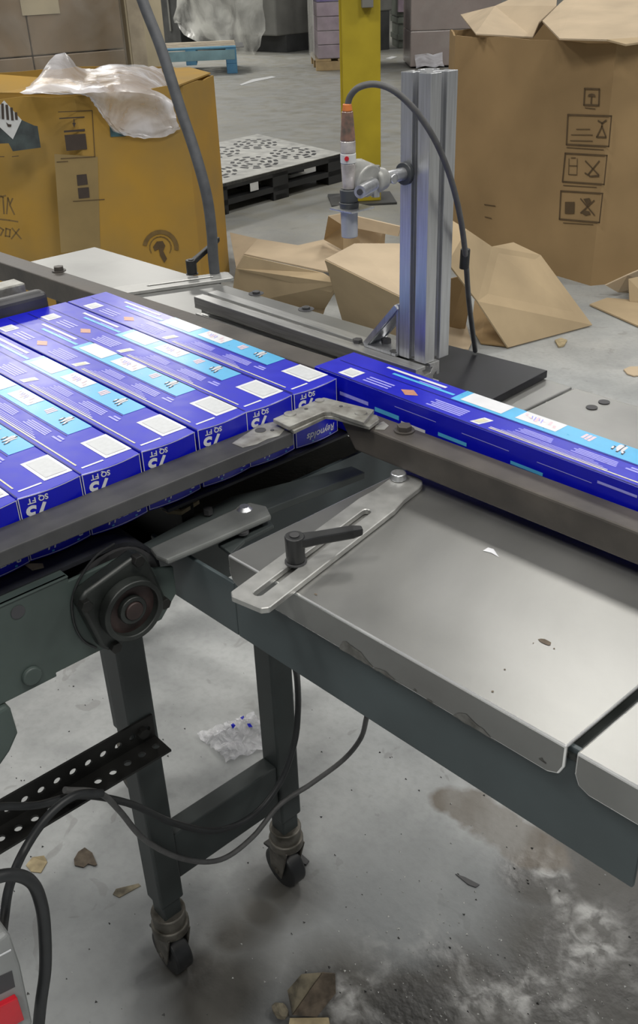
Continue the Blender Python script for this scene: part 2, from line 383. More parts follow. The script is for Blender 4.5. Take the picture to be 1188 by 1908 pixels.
# ================================================================== INFEED TABLE (runs along X, skewed 2.4 degrees)
ZT = .787
K = math.tan(math.radians(2.2))
def tf(x, y): return (x, y+K*(x+.585))          # table frame -> world (y as measured at the left edge)
t = thing('feed_table', 'long stainless steel feed table with blue-grey side panel', 'table', (-.3, .66, 0))
def sheet_with_lip(name, x0, x1, y0=.403, y1=.918):
    mb = MB()
    a, b, c, d = tf(x0, y0), tf(x1, y0), tf(x1, y1), tf(x0, y1)
    th = .003; lip = .030
    mb.hexa([(*a, ZT-th), (*b, ZT-th), (*c, ZT-th), (*d, ZT-th), (*a, ZT), (*b, ZT), (*c, ZT), (*d, ZT)])
    a2, b2 = tf(x0, y0+th), tf(x1, y0+th); r = .012
    xs = [x0, x0+r*.3, x0+r, x1-.0, x1]
    # folded front lip with a rounded lower corner
    pts = [(x0, 0), (x0, -lip+r), (x0+r*.3, -lip+r*.3), (x0+r, -lip), (x1-r, -lip), (x1-r*.3, -lip+r*.3), (x1, -lip+r), (x1, 0)]
    fr = [Vector((*tf(x, y0), ZT-.0005+z)) for x, z in pts]; bk = [Vector((*tf(x, y0+th), ZT-.0005+z)) for x, z in pts]
    n = len(pts)
    mb.add(fr+bk, [tuple(range(n)), tuple(range(2*n-1, n-1, -1))]+[(i, n+i, n+(i+1) % n, (i+1) % n) for i in range(n)])
    o = mb.build(name, ['stainless', 'edge'], t, bevel=.0022, segs=3)
    o.modifiers['bevel'].material = 1
    return o
top1 = sheet_with_lip('top_plate', -.585, -.243)
top2 = sheet_with_lip('top_plate', -.2355, .55)
a = Vector((*tf(-.2393, .4066), ZT-.012)); b = Vector((*tf(-.2393, .915), ZT-.012)); MB().bar(a, b, .030, .004).build('gap_shade_strip', 'greasy', t)  # dark strip added beneath the gap to paint its deep shade
def frame_panel(x0, x1, y, z0, z1, m='frame2', name='side_panel'):
    a = Vector((*tf(x0, y), z0)); b = Vector((*tf(x1, y), z0)); c = Vector((*tf(x1, y+.004), z0)); d = Vector((*tf(x0, y+.004), z0)); h = Vector((0, 0, z1-z0))
    return MB().hexa([a, b, c, d, a+h, b+h, c+h, d+h]).build(name, m, t, bevel=.001)
frame_panel(-.588, -.187, .409, .694, .7835)
frame_panel(-.715, -.5885, .409, .694, .752)
frame_panel(-.184, .55, .412, .694, .7835)
frame_panel(-.582, .55, .905, .70, .783)
mb = MB(); a = Vector((*tf(-.7, .413), .70)); b = Vector((*tf(-.7, .905), .70)); mb.bar(a, b, .004, .05); mb.build('end_panel', 'frame2', t)
for lx, ly in ((.45, .47), (.45, .86)):
    x, y = tf(lx, ly); MB().box(x-.02, x+.02, y-.02, y+.02, 0, .70).build('leg', 'legpaint', t)
# rubbed and chipped patches on the lip, marks on the sheet
for x0, x1, z0, z1 in ((-.449, -.410, -.012, -.0305), (-.412, -.384, -.024, -.0305), (-.334, -.297, -.019, -.0305), (-.262, -.256, -.020, -.024), (-.360, -.349, -.027, -.0305), (-.372, -.368, -.025, -.028)):
    top_ = []; bot_ = []; n = 11
    for i in range(n):
        f_ = i/(n-1); env = math.sin(math.pi*min(1, f_*1.15+.02))**.55 if f_ < .85 else .35*(1-f_)/.15
        top_.append((x0+(x1-x0)*f_, z1+(z0-z1)*max(0, env)*random.uniform(.65, 1.0)*(1-.45*f_)))
        bot_.append((x0+(x1-x0)*f_, z1+random.uniform(0, .0012)))
    pts = [Vector((*tf(x, .4027), ZT+z)) for x, z in top_+bot_[::-1]]
    MB().add(pts, [tuple(range(len(pts)))]).build('worn_patch', 'scuff', top1)
for cx, cy, r, e in ((1016, 1196, .0034, 1.8), (940, 1247, .0008, 1), (917, 1288, .0010, 1), (1032, 1208, .0007, 1), (993, 1198, .0006, 1), (588, 1107, .0012, 1.4)):
    p = PZ(cx, cy, ZT+.0004); n = 9
    MB().add([p+Vector((r*e*random.uniform(.7, 1.1)*math.cos(2*math.pi*i/n), r*random.uniform(.7, 1.1)*math.sin(2*math.pi*i/n), 0)) for i in range(n)], [tuple(range(n))]).build('dark_speck', 'chip_brown', top1)
p = [PZ(x, y, ZT+.0004) for x, y in ((899, 1026), (909, 1020), (919, 1023), (929, 1038), (915, 1030))]
MB().add(p, [(0, 1, 2, 3, 4)]).build('scratch', 'print_white', top1)
for x, y in ((1102, 759), (1125, 749)):
    p = PZ(x, y, ZT+.0006); MB().cyl(p, p+Vector((0, 0, .0004)), .0065).build('bolt_hole', 'slot', top1)

# ================================================================== FAR MOUNTING TABLE left of the feed table
fb = thing('mounting_table', 'worn grey steel mounting table behind the back guide rail', 'table', (-1.1, .8, 0))
mb = MB().hexa([(*p, z) for z in (.770, .787) for p in ((-1.62, .70), (-.5885, .737), (-.5885, .919), (-1.62, .885))])
dk = mb.build('deck_plate', 'stainless', fb, bevel=.002)
for x, y in ((477, 547), (570, 576)):
    p = PZ(x, y, .7872); MB().cyl(p, p+Vector((0, 0, .0006)), .012).build('bolt_recess', 'slot', dk)
for x, y in ((477, 547), (570, 576)):
    p = PZ(x, y, .7875); MB().cyl(p, p+Vector((0, 0, .004)), .0065, n=6).build('bolt', 'rail_grey', fb, bevel=.0008)
for lx, ly in ((-1.5, .76), (-1.595, .855), (-1.13, .855)):
    MB().box(lx-.02, lx+.02, ly-.02, ly+.02, 0, .77).build('leg', 'legpaint', fb)
# dark base plate under the column
mb = MB().hexa([(*p, z) for z in (ZT+.0005, ZT+.010) for p in ((-.80, .725), (-.615, .735), (-.6265, .921), (-.80, .905))])
tag(mb.build('base_plate', 'deadplate', bevel=.001), 'dark grey steel plate under the aluminium column', 'plate')

# ================================================================== ALUMINIUM PROFILES
prof = tslot(.040)
h0 = Vector((-1.085, .7525, ZT+.0305)); h1 = Vector((-.674, .7585, ZT+.0305)); ax = (h1-h0).normalized(); sd = Vector((-ax.y, ax.x, 0))
he = thing('aluminium_rail', 'horizontal aluminium slotted profile lying on the mounting table', 'metal profile', h0)
MB().extr(prof, h0, h1, sd, (0, 0, 1)).build('profile', 'alu_x', he, bevel=.0006)
for k in range(2):
    p = h0+ax*(.30+.06*k)+Vector((0, 0, .0202)); MB().cyl(p, p+Vector((0, 0, .004)), .006, n=6).build('bolt', 'rail_grey', he)
cx, cy = -.697, .7765; ZC = ZT+.0510; ztop = 1.1355
col = thing('aluminium_column', 'upright square aluminium slotted column holding the sensor arm', 'column', (cx, cy, ZC))
MB().extr(prof, (cx, cy, ZC), (cx, cy, ztop), (1, 0, 0), (0, 1, 0)).build('profile', 'alu', col, bevel=.0006)
# diagonal corner bracket on the left of the column
a = PZ(672, 628, ZC+.001); a.y = .762
br = thing('corner_bracket', 'diagonal steel corner bracket bracing the aluminium column', 'bracket', a)
b = Vector((cx-.021, .770, ZC+.055)); a2 = Vector((cx-.068, .766, ZC+.001))
for dy in (-.014, .014):
    MB().bar(a2+Vector((0, dy, 0)), b+Vector((0, dy, 0)), .003, .006).build('web', 'alu', br)
MB().bar(a2, b, .024, .002).build('web', 'alu', br)
MB().box(cx-.072, cx-.021, .752, .786, ZC, ZC+.003).build('foot', 'alu', br)
MB().box(cx-.0240, cx-.0205, .756, .786, ZC, ZC+.06).build('side_plate', 'alu', br)
p = Vector((cx-.055, .772, ZC+.003)); MB().cyl(p, p+Vector((0, 0, .005)), .006, n=6).build('bolt', 'rail_grey', br)

# ================================================================== SENSOR ON ARM
ZA = 1.040; SX, SY = -.7115, .677
sa = thing('swivel_clamp', 'silver swivel clamp reaching out from the aluminium column to the sensor', 'clamp', (cx, .756, ZA))
A = Vector((-.7075, .7565, ZA))
MB().cyl(A, A+Vector((0, -.006, 0)), .0115).build('collar', 'sensor_dark', sa, smooth=True, bevel=.001)
MB().cyl(A+Vector((0, -.005, 0)), A+Vector((0, -.050, 0)), .0065).build('rod', 'alu', sa, smooth=True)
MB().cyl(A+Vector((0, -.033, 0)), A+Vector((.001, -.052, 0)), .0105, .0140).build('clamp', 'plastic_grey', sa, smooth=True, bevel=.004, segs=3)
MB().cyl(A+Vector((-.010, -.030, 0)), A+Vector((.012, -.030, 0)), .0050).build('screw', 'alu', sa, smooth=True, bevel=.001)
q = A+Vector((.004, -.050, .001)); MB().cyl(q+Vector((0, 0, -.016)), q+Vector((0, 0, .014)), .0045).build('screw', 'alu', sa, smooth=True)
q = Vector((SX+.002, SY+.018, ZA)); MB().cyl(q+Vector((.010, 0, .002)), q+Vector((-.012, 0, .006)), .0165).build('swivel_disc', 'plastic_grey', sa, smooth=True, bevel=.002)
q = Vector((SX+.013, SY+.016, ZA-.001)); MB().cyl(q+Vector((0, .006, 0)), q+Vector((.013, -.026, -.001)), .0062).build('clamp_tube', 'alu', sa, smooth=True)
e = q+Vector((.0133, -.0265, -.001)); MB().cyl(e, e+Vector((.0002, -.0004, 0)), .0030).build('tube_bore', 'slot', sa)
MB().box(SX-.016, SX+.016, SY-.012, SY+.020, 1.016, 1.018).build('mount_plate', 'alu', sa, bevel=.0006)
def sz(y): return VZ(650, y, SX, SY)
sn = thing('sensor', 'slim cylindrical photoelectric sensor with clear brown housing and grey lens barrel', 'sensor', (SX, SY, sz(440)))
for nm, ya, yb, r0, r1, m_ in (('cable_gland', 193, 207, .0052, .0062, 'sensor_orange'), ('housing', 207, 262, .0068, .0092, 'sensor_red'), ('window', 262, 285, .0094, .0094, 'sensor_clear'), ('label_band', 285, 304, .0096, .0096, 'decal_white'), ('body', 304, 352, .0092, .0078, 'sensor_clear'), ('collar', 352, 376, .0112, .0112, 'sensor_dark'), ('flange', 376, 392, .0128, .0112, 'sensor_dark'), ('lens_barrel', 392, 441, .0108, .0104, 'sensor_grey')):
    MB().cyl((SX, SY, sz(ya)), (SX, SY, sz(yb)), r0*.80, r1*.80, 24).build(nm, m_, sn, smooth=True, bevel=.0008)
p = Vector((SX+.0044, SY-.0060, sz(293))); MB().cyl(p, p+Vector((.001, -.0012, 0)), .0022).build('indicator', 'red', sn)
pts = [Vector((SX, SY, sz(198)))]+[PX(x, y, X) for x, y, X in ((653, 178, -.708), (670, 162, -.700), (700, 157, -.690), (735, 170, -.675), (775, 208, -.662), (812, 265, -.655), (840, 335, -.655), (858, 410, -.662), (867, 480, -.675), (873, 560, -.695))]+[PZ(885, 654, ZT+.0135)]
cb = tag(MB().tube(spline(pts, 6), .0031, 10).build('sensor_cable', 'greycable', smooth=True), 'thin dark cable arching from the sensor down to the base plate', 'cable')
mid = PX(866, 482, -.676); MB().cyl(mid+Vector((0, 0, .011)), mid+Vector((0, -.001, -.011)), .0054, n=12).build('cable_joint', 'black', cb, smooth=True, bevel=.001)

# ================================================================== GUIDE RAILS AND THEIR CLAMPS
def bolt_on(p, parent, r=.0085, h=.006, m_='rail_grey'):
    w = MB().cyl(p, p+Vector((0, 0, .0015)), r*1.35, n=20).build('washer', m_, parent, smooth=True)
    return MB().cyl(p+Vector((0, 0, .0013)), p+Vector((0, 0, .0015+h)), r, n=6).build('bolt', m_, parent, bevel=.0007)
lr = thing('guide_rail', 'dark grey flat guide bar along the ends of the row of blue cartons', 'guide rail', (-.677, .2, .8184))
MB().bar((-.6765, -.35, .8184), (-.6765, .545, .8184), .037, .0140).build('bar', 'rail_grey', lr, bevel=.0012)
rr = thing('guide_rail', 'brown-grey square guide rail in front of the carton leaving the row', 'guide rail', (-.5, .62, .80))
r0 = Vector((-.655, .6185, .8005)); r1 = Vector((.30, .6180+.955*.036, .8005))
# rail with a sloped cut at its left end
dr = (r1-r0).normalized(); pr = Vector((-dr.y, dr.x, 0))*.0155
MB().hexa([r0+dr*.022-pr, r1-pr, r1+pr, r0+dr*.022+pr, r0-pr+Vector((0, 0, .030)), r1-pr+Vector((0, 0, .030)), r1+pr+Vector((0, 0, .030)), r0+pr+Vector((0, 0, .030))]).build('tube', 'rail', rr, bevel=.0022)
pb = PZ(753, 803, .8306); bolt_on(pb, rr, .0075, .005, 'rail')
ps = PZ(742, 880, .8005); MB().cyl((ps.x, ps.y, .7935), (ps.x, ps.y, .8004), .0085, .0075).build('spacer', 'alu', rr, smooth=True, bevel=.001)
bk = thing('guide_rail', 'long brown-grey guide rail along the far side of the row of cartons', 'guide rail', (-1.2, .68, .80))
b0 = Vector((-1.75, .6445, .8000)); b1 = Vector((-.752, .6945, .8000))
MB().bar(b0, b1, .036, .0324).build('tube', 'rail', bk, bevel=.0022)
bolt_on(PZ(110, 505, .8325), bk, .008, .006, 'rail')
MB().cyl(b0+(b1-b0)*.47-Vector((0, 0, .0131)), b0+(b1-b0)*.47, .012).build('spacer', 'alu', bk)
MB().cyl(b0+(b1-b0)*.95-Vector((0, 0, .0131)), b0+(b1-b0)*.95, .012).build('spacer', 'alu', bk)
# L bracket joining the two rails
zb = .8326
out = [PZ(x, y, zb+.008) for x, y in ((508, 780), (596, 742), (603, 740), (697, 763), (678, 787), (616, 767), (604, 767), (538, 795))]
lb = thing('corner_bracket', 'worn L-shaped steel bracket joining the two guide rails', 'bracket', out[5])
MB().prism([(p.x, p.y) for p in out], zb+.0035, zb+.008).build('upper_plate', 'bracket', lb, bevel=.0008)
c = sum(out, Vector())/len(out)
o2 = [PZ(x, y, zb+.0035) for x, y in ((522, 788), (603, 754), (702, 773), (707, 781), (688, 795), (620, 776), (606, 775), (547, 803))]
MB().prism([(p.x, p.y) for p in o2], zb-.0003, zb+.0035).build('lower_plate', 'bracket', lb, bevel=.0008)
for x, y, r in ((540, 772, .0065), (672, 770, .0065), (595, 747, .005), (570, 762, .002), (635, 757, .002)):
    p = PZ(x, y, zb+.008)
    if r > .004: MB().cyl(p, p+Vector((0, 0, .0012)), r, r*.92).build('rivet', 'bracket', lb, smooth=True)
    else: MB().cyl(p, p+Vector((0, 0, .0003)), r).build('hole', 'slot', lb)
for x, y, r in ((485, 802, .0055), (507, 802, .002)):
    p = PZ(x, y, .8326); MB().cyl(p, p+Vector((0, 0, .0006)), r).build('hole', 'slot', lr)
wp = [PZ(x, y, .8327) for x, y in ((432, 826), (462, 806), (482, 792), (508, 786), (533, 797), (520, 812), (498, 818), (478, 828), (452, 834))]
MB().add(wp, [tuple(range(len(wp)))]).build('worn_patch', 'bracket', lr)
wp = [PZ(x, y, .8308) for x, y in ((700, 790), (714, 785), (724, 793), (716, 801), (698, 800))]
MB().add(wp, [tuple(range(len(wp)))]).build('worn_patch', 'bracket', rr)

# clamp arm: slotted bar
def slotted_arm(name, label, P0, P1, w, th, z, s0, s1, sw, tip_w=None):
    """bar from P0 (square, clipped corners) to P1 (rounded) with a real slot between s0..s1 along its length"""
    P0 = Vector(P0); P1 = Vector(P1); a = (P1-P0); Lg = a.length; a.normalize(); n = Vector((-a.y, a.x, 0)); tw = tip_w or w
    c = .12*w
    outer = [(c, -w/2), (0, -w/2+c), (0, w/2-c), (c, w/2)]
    outer += [(Lg*.74, w/2), (Lg*.82, tw/2)]+[(Lg-tw/2+tw/2*math.cos(x), tw/2*math.sin(x)) for x in [math.pi/2-math.pi*i/8 for i in range(9)]]+[(Lg*.82, -tw/2), (Lg*.74, -w/2)]
    r = sw/2
    inner = [(s0+r-r*math.cos(x), r*math.sin(x)) for x in [-math.pi/2+math.pi*i/6 for i in range(7)]]+[(s1-r+r*math.sin(x), r*math.cos(x)) for x in [math.pi*i/6 for i in range(7)]]
    bm = bmesh.new()
    def loop(pts): 
        vs = [bm.verts.new(P0+a*x+n*y+Vector((0, 0, z))) for x, y in pts]
        return [bm.edges.new((vs[i], vs[(i+1) % len(vs)])) for i in range(len(vs))]
    es = loop(outer)+loop(inner)
    bmesh.ops.triangle_fill(bm, use_beauty=True, use_dissolve=False, edges=es)
    g = bmesh.ops.extrude_face_region(bm, geom=list(bm.faces))
    bmesh.ops.translate(bm, verts=[v for v in g['geom'] if isinstance(v, bmesh.types.BMVert)], vec=(0, 0, th))
    bmesh.ops.recalc_face_normals(bm, faces=bm.faces)
    me = bpy.data.meshes.new(name); bm.to_mesh(me); bm.free(); me.materials.append(M['arm'])
    o = bpy.data.objects.new(name, me); COL.objects.link(o)
    md = o.modifiers.new('bevel', 'BEVEL'); md.width = .0007; md.segments = 1; md.limit_method = 'ANGLE'
    return tag(o, label, 'metal bar')
zb_ = ZT+.0004; th_ = .0058
A0 = (PZ(424, 1108, zb_+th_)+PZ(493, 1136, zb_+th_))/2; A1 = Vector((ps.x+.006, ps.y+.016, 0))
A0.z = 0
Ln = (A1-A0).length; dA = (A1-A0).normalized()
sA = (PZ(466, 1105, zb_+th_)-A0); sB = (PZ(680, 947, zb_+th_)-A0)
slotted_arm('slotted_bar', 'flat silver slotted bar lying across the front of the feed table', A0, A1, .040, th_, zb_, sA.xy.dot(dA.xy), sB.xy.dot(dA.xy), .0085, .034)
def lever(label, base, tip, hz=.026, r=.0085):
    lv = thing('clamp_lever', label, 'lever', base)
    B = Vector(base)
    MB().cyl(B, B+Vector((0, 0, .0015)), r*1.12, n=24).build('washer', 'rail_grey', lv, smooth=True)
    MB().cyl(B+Vector((0, 0, .0015)), B+Vector((0, 0, hz)), r*.95, r, 24).build('hub', 'black', lv, smooth=True, bevel=.001)
    MB().cyl(B+Vector((0, 0, hz)), B+Vector((0, 0, hz+.0012)), r*.5, n=16).build('screw', 'rail_grey', lv, smooth=True, bevel=.0004)
    T = Vector(tip); a = B+Vector((0, 0, hz-.006)); d = (T-a); h = Vector((d.x, d.y, 0)).normalized(); s = Vector((-h.y, h.x, 0))
    prof_ = [(0, .0085), (.35, .006), (.85, .0058), (1, .004)]
    vs = []; fs = []
    for f_, w in prof_:
        c = a+d*f_
        for sy_, sz_ in ((-1, -1), (1, -1), (1, 1), (-1, 1)): vs.append(c+s*(w*sy_*.85)+Vector((0, 0, sz_*.0045*(1 if f_ < .9 else .75))))
    for k in range(3):
        for i in range(4): fs.append((k*4+i, k*4+(i+1) % 4, k*4+4+(i+1) % 4, k*4+4+i))
    fs += [(3, 2, 1, 0), (12, 13, 14, 15)]
    MB().add(vs, fs).build('handle', 'black', lv, bevel=.0016)
    return lv
Bp = PZ(551, 1047, zb_+th_); tipz = zb_+th_+.022
lever('black clamp lever on the slotted bar on the feed table', Bp, PZ(675, 988, tipz))
# far clamp
F0 = PZ(430, 511, ZT+.0064); F0.z = 0; F1 = PZ(205, 542, ZT+.0064); F1.z = 0
dF = (F1-F0).normalized()
slotted_arm('slotted_bar', 'grey slotted bar behind the far guide rail', F0, F1, .040, th_, zb_, .03, .14, .0085)
FB = PZ(358, 511, zb_+th_); lever('black clamp lever standing near the hanging hose', FB, FB+Vector((.012, .052, .050)), .024, .009)

# ================================================================== CARTONS
CL, CW, CH = .463, .0603, .0628
def carton_proto():
    root = bpy.data.objects.new('foil_carton', None); COL.objects.link(root); root.empty_display_size = .03
    # local frame: x = 0 at the printed end (towards +x outside), box runs to -CL; y 0..CW; z -CH..0
    mb = MB(); n = 12; bul = .0035
    ys = [CW*i/n for i in range(n+1)]; fx = [bul*math.sin(math.pi*i/n) for i in range(n+1)]
    top = [(x, y, 0) for x, y in zip(fx, ys)]; bot = [(x, y, -CH) for x, y in zip(fx, ys)]
    vs = top+bot+[(-CL, 0, 0), (-CL, CW, 0), (-CL, 0, -CH), (-CL, CW, -CH)]; k = 2*(n+1)
    fs = [(i, i+n+1, i+n+2, i+1) for i in range(n)]
    fs += [tuple([k]+list(range(n+1))+[k+1]), tuple([k+2]+list(range(n+1, 2*n+2))+[k+3]), (k, k+2, k+3, k+1), (k, 0, n+1, k+2), (k+1, k+3, 2*n+1, n)]
    mb.add(vs, fs); mb.build('box_body', 'blue', root, local=True, bevel=.0008, segs=1)
    e = .00025
    mats = ['cyan', 'print_white', 'print_grey', 'lav', 'orange', 'yel', 'foldline', 'red_print', 'ink']
    idx = {m_: i for i, m_ in enumerate(mats)}
    def rect(mb, u0, u1, v0, v1, m_, lift=0, sk=0):
        z = e*(1+lift); q = .001
        mb.quad((-u0*q, v0*q, z), (-u1*q, v0*q, z), (-(u1+sk)*q, v1*q, z), (-(u0+sk)*q, v1*q, z), idx[m_])
    mb = MB(); rect(mb, 12.5, 58, 32.5, 60, 'print_white'); rect(mb, 17, 54, 36, 57, 'print_grey', 1); mb.build('white_label', mats, root, local=True)
    mb = MB(); rect(mb, 83, 297, 34, 60, 'cyan')
    rect(mb, 237, 288, 38, 59.5, 'print_white', 1); rect(mb, 176, 222, 40, 59.5, 'print_white', 1)
    for k_ in range(6): rect(mb, 180+7*k_, 183+7*k_, 45+(k_ % 3)*3, 50+(k_ % 2)*5, 'red_print', 2, 2)
    for k_ in range(4): rect(mb, 196+4*k_, 197.2+4*k_, 46+(k_ % 2)*3, 54, 'lav', 2, 3)
    for k_ in range(3): rect(mb, 142+4*k_, 145+4*k_, 44+k_, 56, 'red_print', 1)
    for k_, (a_, b_) in enumerate(((41, 48), (45, 57), (42, 59), (47, 58), (44, 52))): rect(mb, 106+3*k_, 108.2+3*k_, a_, b_, 'print_white' if k_ % 2 else 'ink', 1, 1.5); rect(mb, 107+3*k_, 109+3*k_, a_+2, b_-2, 'print_white', 2, 1)
    mb.build('light_blue_panel', mats, root, local=True)
    mb = MB()
    rect(mb, 9.8, 12.4, 7, 29, 'print_white')
    for k_ in range(2): rect(mb, 74+k_*2, 91-k_*3, 20.5+4*k_, 23+4*k_, 'lav')
    for k_ in range(4): rect(mb, 98+k_, 144-3*(k_ % 2), 17.5+2.6*k_, 19.2+2.6*k_, 'lav')
    for k_ in range(3): rect(mb, 118-6*k_, 205+5*k_, 14.6-2.2*k_, 15.6-2.2*k_, 'lav')
    for k_ in range(4): rect(mb, 165+k_, 205-4*(k_ % 2), 18+2.4*k_, 19.5+2.4*k_, 'lav')
    rect(mb, 19, 226, 5.2, 6.9, 'yel'); rect(mb, 100, 226, 8.0, 9.0, 'print_white')
    rect(mb, 237, 248, 5, 21, 'print_white', 0, -5); rect(mb, 239, 246, 8, 18, 'yel', 1, -4)
    for k_ in range(5): rect(mb, 262, 306-4*(k_ % 2), 7+3.4*k_, 9.2+3.4*k_, 'lav')
    mb.add([(-.325, .017, e), (-.336, .0095, e), (-.349, .017, e), (-.338, .0245, e)], [(0, 1, 2, 3)], idx['orange'])
    rect(mb, 408, 430, 5, 24, 'print_white'); rect(mb, 412, 426, 9, 20, 'print_grey', 1)
    for k_ in range(3): rect(mb, 360, 396, 8+5*k_, 10.5+5*k_, 'lav')
    rect(mb, 318, 402, 50, 54, 'print_white'); rect(mb, 300, 385, 41, 45, 'cyan'); rect(mb, 320, 350, 45.5, 47, 'lav')
    rect(mb, 82, 455, 31.6, 32.6, 'foldline'); rect(mb, 2, 455, .1, 1.6, 'foldline')
    mb.build('top_print', mats, root, local=True)
    # side print (seen on the carton that left the row)
    mb = MB()
    def srect(u0, u1, d0, d1, m_, lift=0):
        y = -e*(1+lift); q = .001; mb.quad((-u0*q, y, -d0*q), (-u1*q, y, -d0*q), (-u1*q, y, -d1*q), (-u0*q, y, -d1*q), idx[m_])
    for a_, b_, c_, d_, m_ in SIDE: srect(a_, b_, c_, d_, m_)
    mb.build('side_print', mats, root, local=True)
    # end print: white border lines, upside-down lettering
    def fxy(y): return bul*math.sin(math.pi*max(0, min(1, y/CW)))+e
    mb = MB(); w = .0007
    for yy in (.0004, CW-.0011): mb.quad((fxy(yy), yy, -.001), (fxy(yy+w), yy+w, -.001), (fxy(yy+w), yy+w, -CH+.002), (fxy(yy), yy, -CH+.002), 1)
    for zz, th in ((-.0004, .0006), (-CH+.0022, .0006)):
        for i in range(n): mb.quad((fxy(ys[i]), ys[i], zz), (fxy(ys[i+1]), ys[i+1], zz), (fxy(ys[i+1]), ys[i+1], zz-th), (fxy(ys[i]), ys[i], zz-th), 1)
    mb.quad((fxy(.02), .02, -CH+.0030), (fxy(.048), .048, -CH+.0030), (fxy(.048), .048, -CH+.0046), (fxy(.02), .02, -CH+.0046), 0)
    mb.build('end_border', mats, root, local=True)
    for body, size, y0, z0, bold, shear in (('SQ FT', .0070, .0262, -.0032, .0002, 0), ('75', .0195, .0245, -.0105, .0007, .12), ('Reynolds', .0110, .0545, -CH+.0138, .0002, .25)):
        tb = text_mb(body, size, (0, y0, z0), (0, -1, 0), (0, 0, -1), bold, shear)
        tb.v = [Vector((fxy(v.y)+.0001, v.y, v.z)) for v in tb.v]
        tb.build('end_lettering', 'print_white', root, local=True)
    return root
# printed side rectangles measured on the carton that left the row
SIDE = []
MY, MX = .6480, -.278
def side_uv(x, y):
    p = PY(x, y, MY); return ((MX-p.x)*1000, (.85-p.z)*1000)
for (xa, ya), (xb, yb), m_ in (((633, 727), (686, 751), 'lav'), ((698, 756), (743, 785), 'cyan'), ((747, 785), (792, 800), 'print_white'), ((816, 803), (869, 827), 'cyan'), ((951, 856), (1011, 882), 'cyan'), ((1113, 893), (1186, 930), 'lav')):
    ua, da = side_uv(xa, ya); ub, db = side_uv(xb, yb); SIDE.append((min(ua, ub), max(ua, ub), min(da, db)+1, max(da, db)-1 if max(da, db)-min(da, db) > 4 else max(da, db)+3, m_))
for (xa, ya), (xb, yb) in (((735, 756), (812, 786)), ((860, 806), (948, 840)), ((1000, 860), (1102, 899))):
    ua, da = side_uv(xa, ya); ub, db = side_uv(xb, yb); SIDE.append((min(ua, ub), max(ua, ub), (da+db)/2, (da+db)/2+.7, 'lav'))
proto = carton_proto()
XE = -.6985
edges = [.2126, .2736, .3345, .3970, .4605, .5192, .5810]
ordn = ['seventh', 'sixth', 'fifth', 'fourth', 'third', 'second', 'first']
dxs = [.001, 0, .0005, -.0005, -.001, -.0008, 0]
row_group = 'blue cartons side by side in the row'
for i in range(6, -1, -1):
    o = proto if i == 6 else copy_tree(proto)
    o.location = (XE+dxs[i], edges[i]+.0002, .85)
    tag(o, 'blue foil carton, %s in the row counted from the L-shaped bracket' % ordn[i], 'carton', row_group)
for i, y in enumerate((.1516, .0906)):
    o = copy_tree(proto); o.location = (XE, y, .85); tag(o, ('blue foil carton at the left edge, eighth in the row from the bracket', 'blue foil carton beyond the left edge, ninth in the row')[i], 'carton', row_group)
o = copy_tree(proto); o.location = (MX, MY, .85); tag(o, 'blue foil carton pushed out of the row along the feed table rail', 'carton', row_group)

# pusher bars over the far ends of the cartons
p = PX(97, 560, -1.165)
pu = thing('pusher', 'grey rounded pusher bar at the far ends of the blue cartons', 'pusher', (-1.18, .3, .83))
e_ = PZ(90, 538, .872)
MB().bar((-1.178, -.2, .838), (-1.178, e_.y, .838), .024, .032).build('bar', 'rail_grey', pu, bevel=.009, segs=4)
e2 = PZ(42, 520, .875)
tag(MB().bar((e2.x-.01, -.2, .845), (e2.x-.01, e2.y, .845), .032, .026).build('stop_bar', 'bracket', bevel=.002), 'pale steel stop bar behind the pusher at the left edge', 'stop bar')

# ================================================================== CONVEYOR
cv = thing('conveyor', 'green-grey belt conveyor carrying the row of blue cartons', 'conveyor', (-.85, .2, 0))
FX = -.660
zf0, zf1 = .690, .7845
poly = [(-.6, zf0), (.2600, zf0), (.2600, zf0+.004), (.372, zf0+.004), (.392, .715), (.392, .745), (.372, .752), (.345, zf1-.006), (.30, zf1-.006), (.2880, zf1-.006), (.2880, zf1), (-.6, zf1)]
mb = MB(); n = len(poly)
mb.add([(FX, y, z) for y, z in poly]+[(FX-.004, y, z) for y, z in poly], [tuple(range(n)), tuple(range(2*n-1, n-1, -1))]+[(i, (i+1) % n, n+(i+1) % n, n+i) for i in range(n)])
sf = mb.build('side_frame', 'frame', cv, bevel=.001)
MB().box(FX-.03, FX+.001, -.6, .288, zf1-.002, zf1).build('frame_lip', 'frame', cv, bevel=.0008)
MB().box(-1.20, -1.196, -.6, .455, zf0, zf1).build('side_frame', 'frame', cv)
MB().box(-1.19, -.665, -.6, .36, .700, .708).build('bed_plate', 'frame', cv)
def atf(x, y): return PX(x, y, FX)
h = atf(33, 1140); MB().cyl(h+Vector((.0002, 0, 0)), h+Vector((.0008, 0, 0)), .0062, n=20).build('hole', 'slot', sf)
h = atf(58, 1258); MB().cyl(h, h+Vector((.004, 0, 0)), .0095, .0085, n=24).build('cap_bolt', 'frame', cv, smooth=True, bevel=.001)
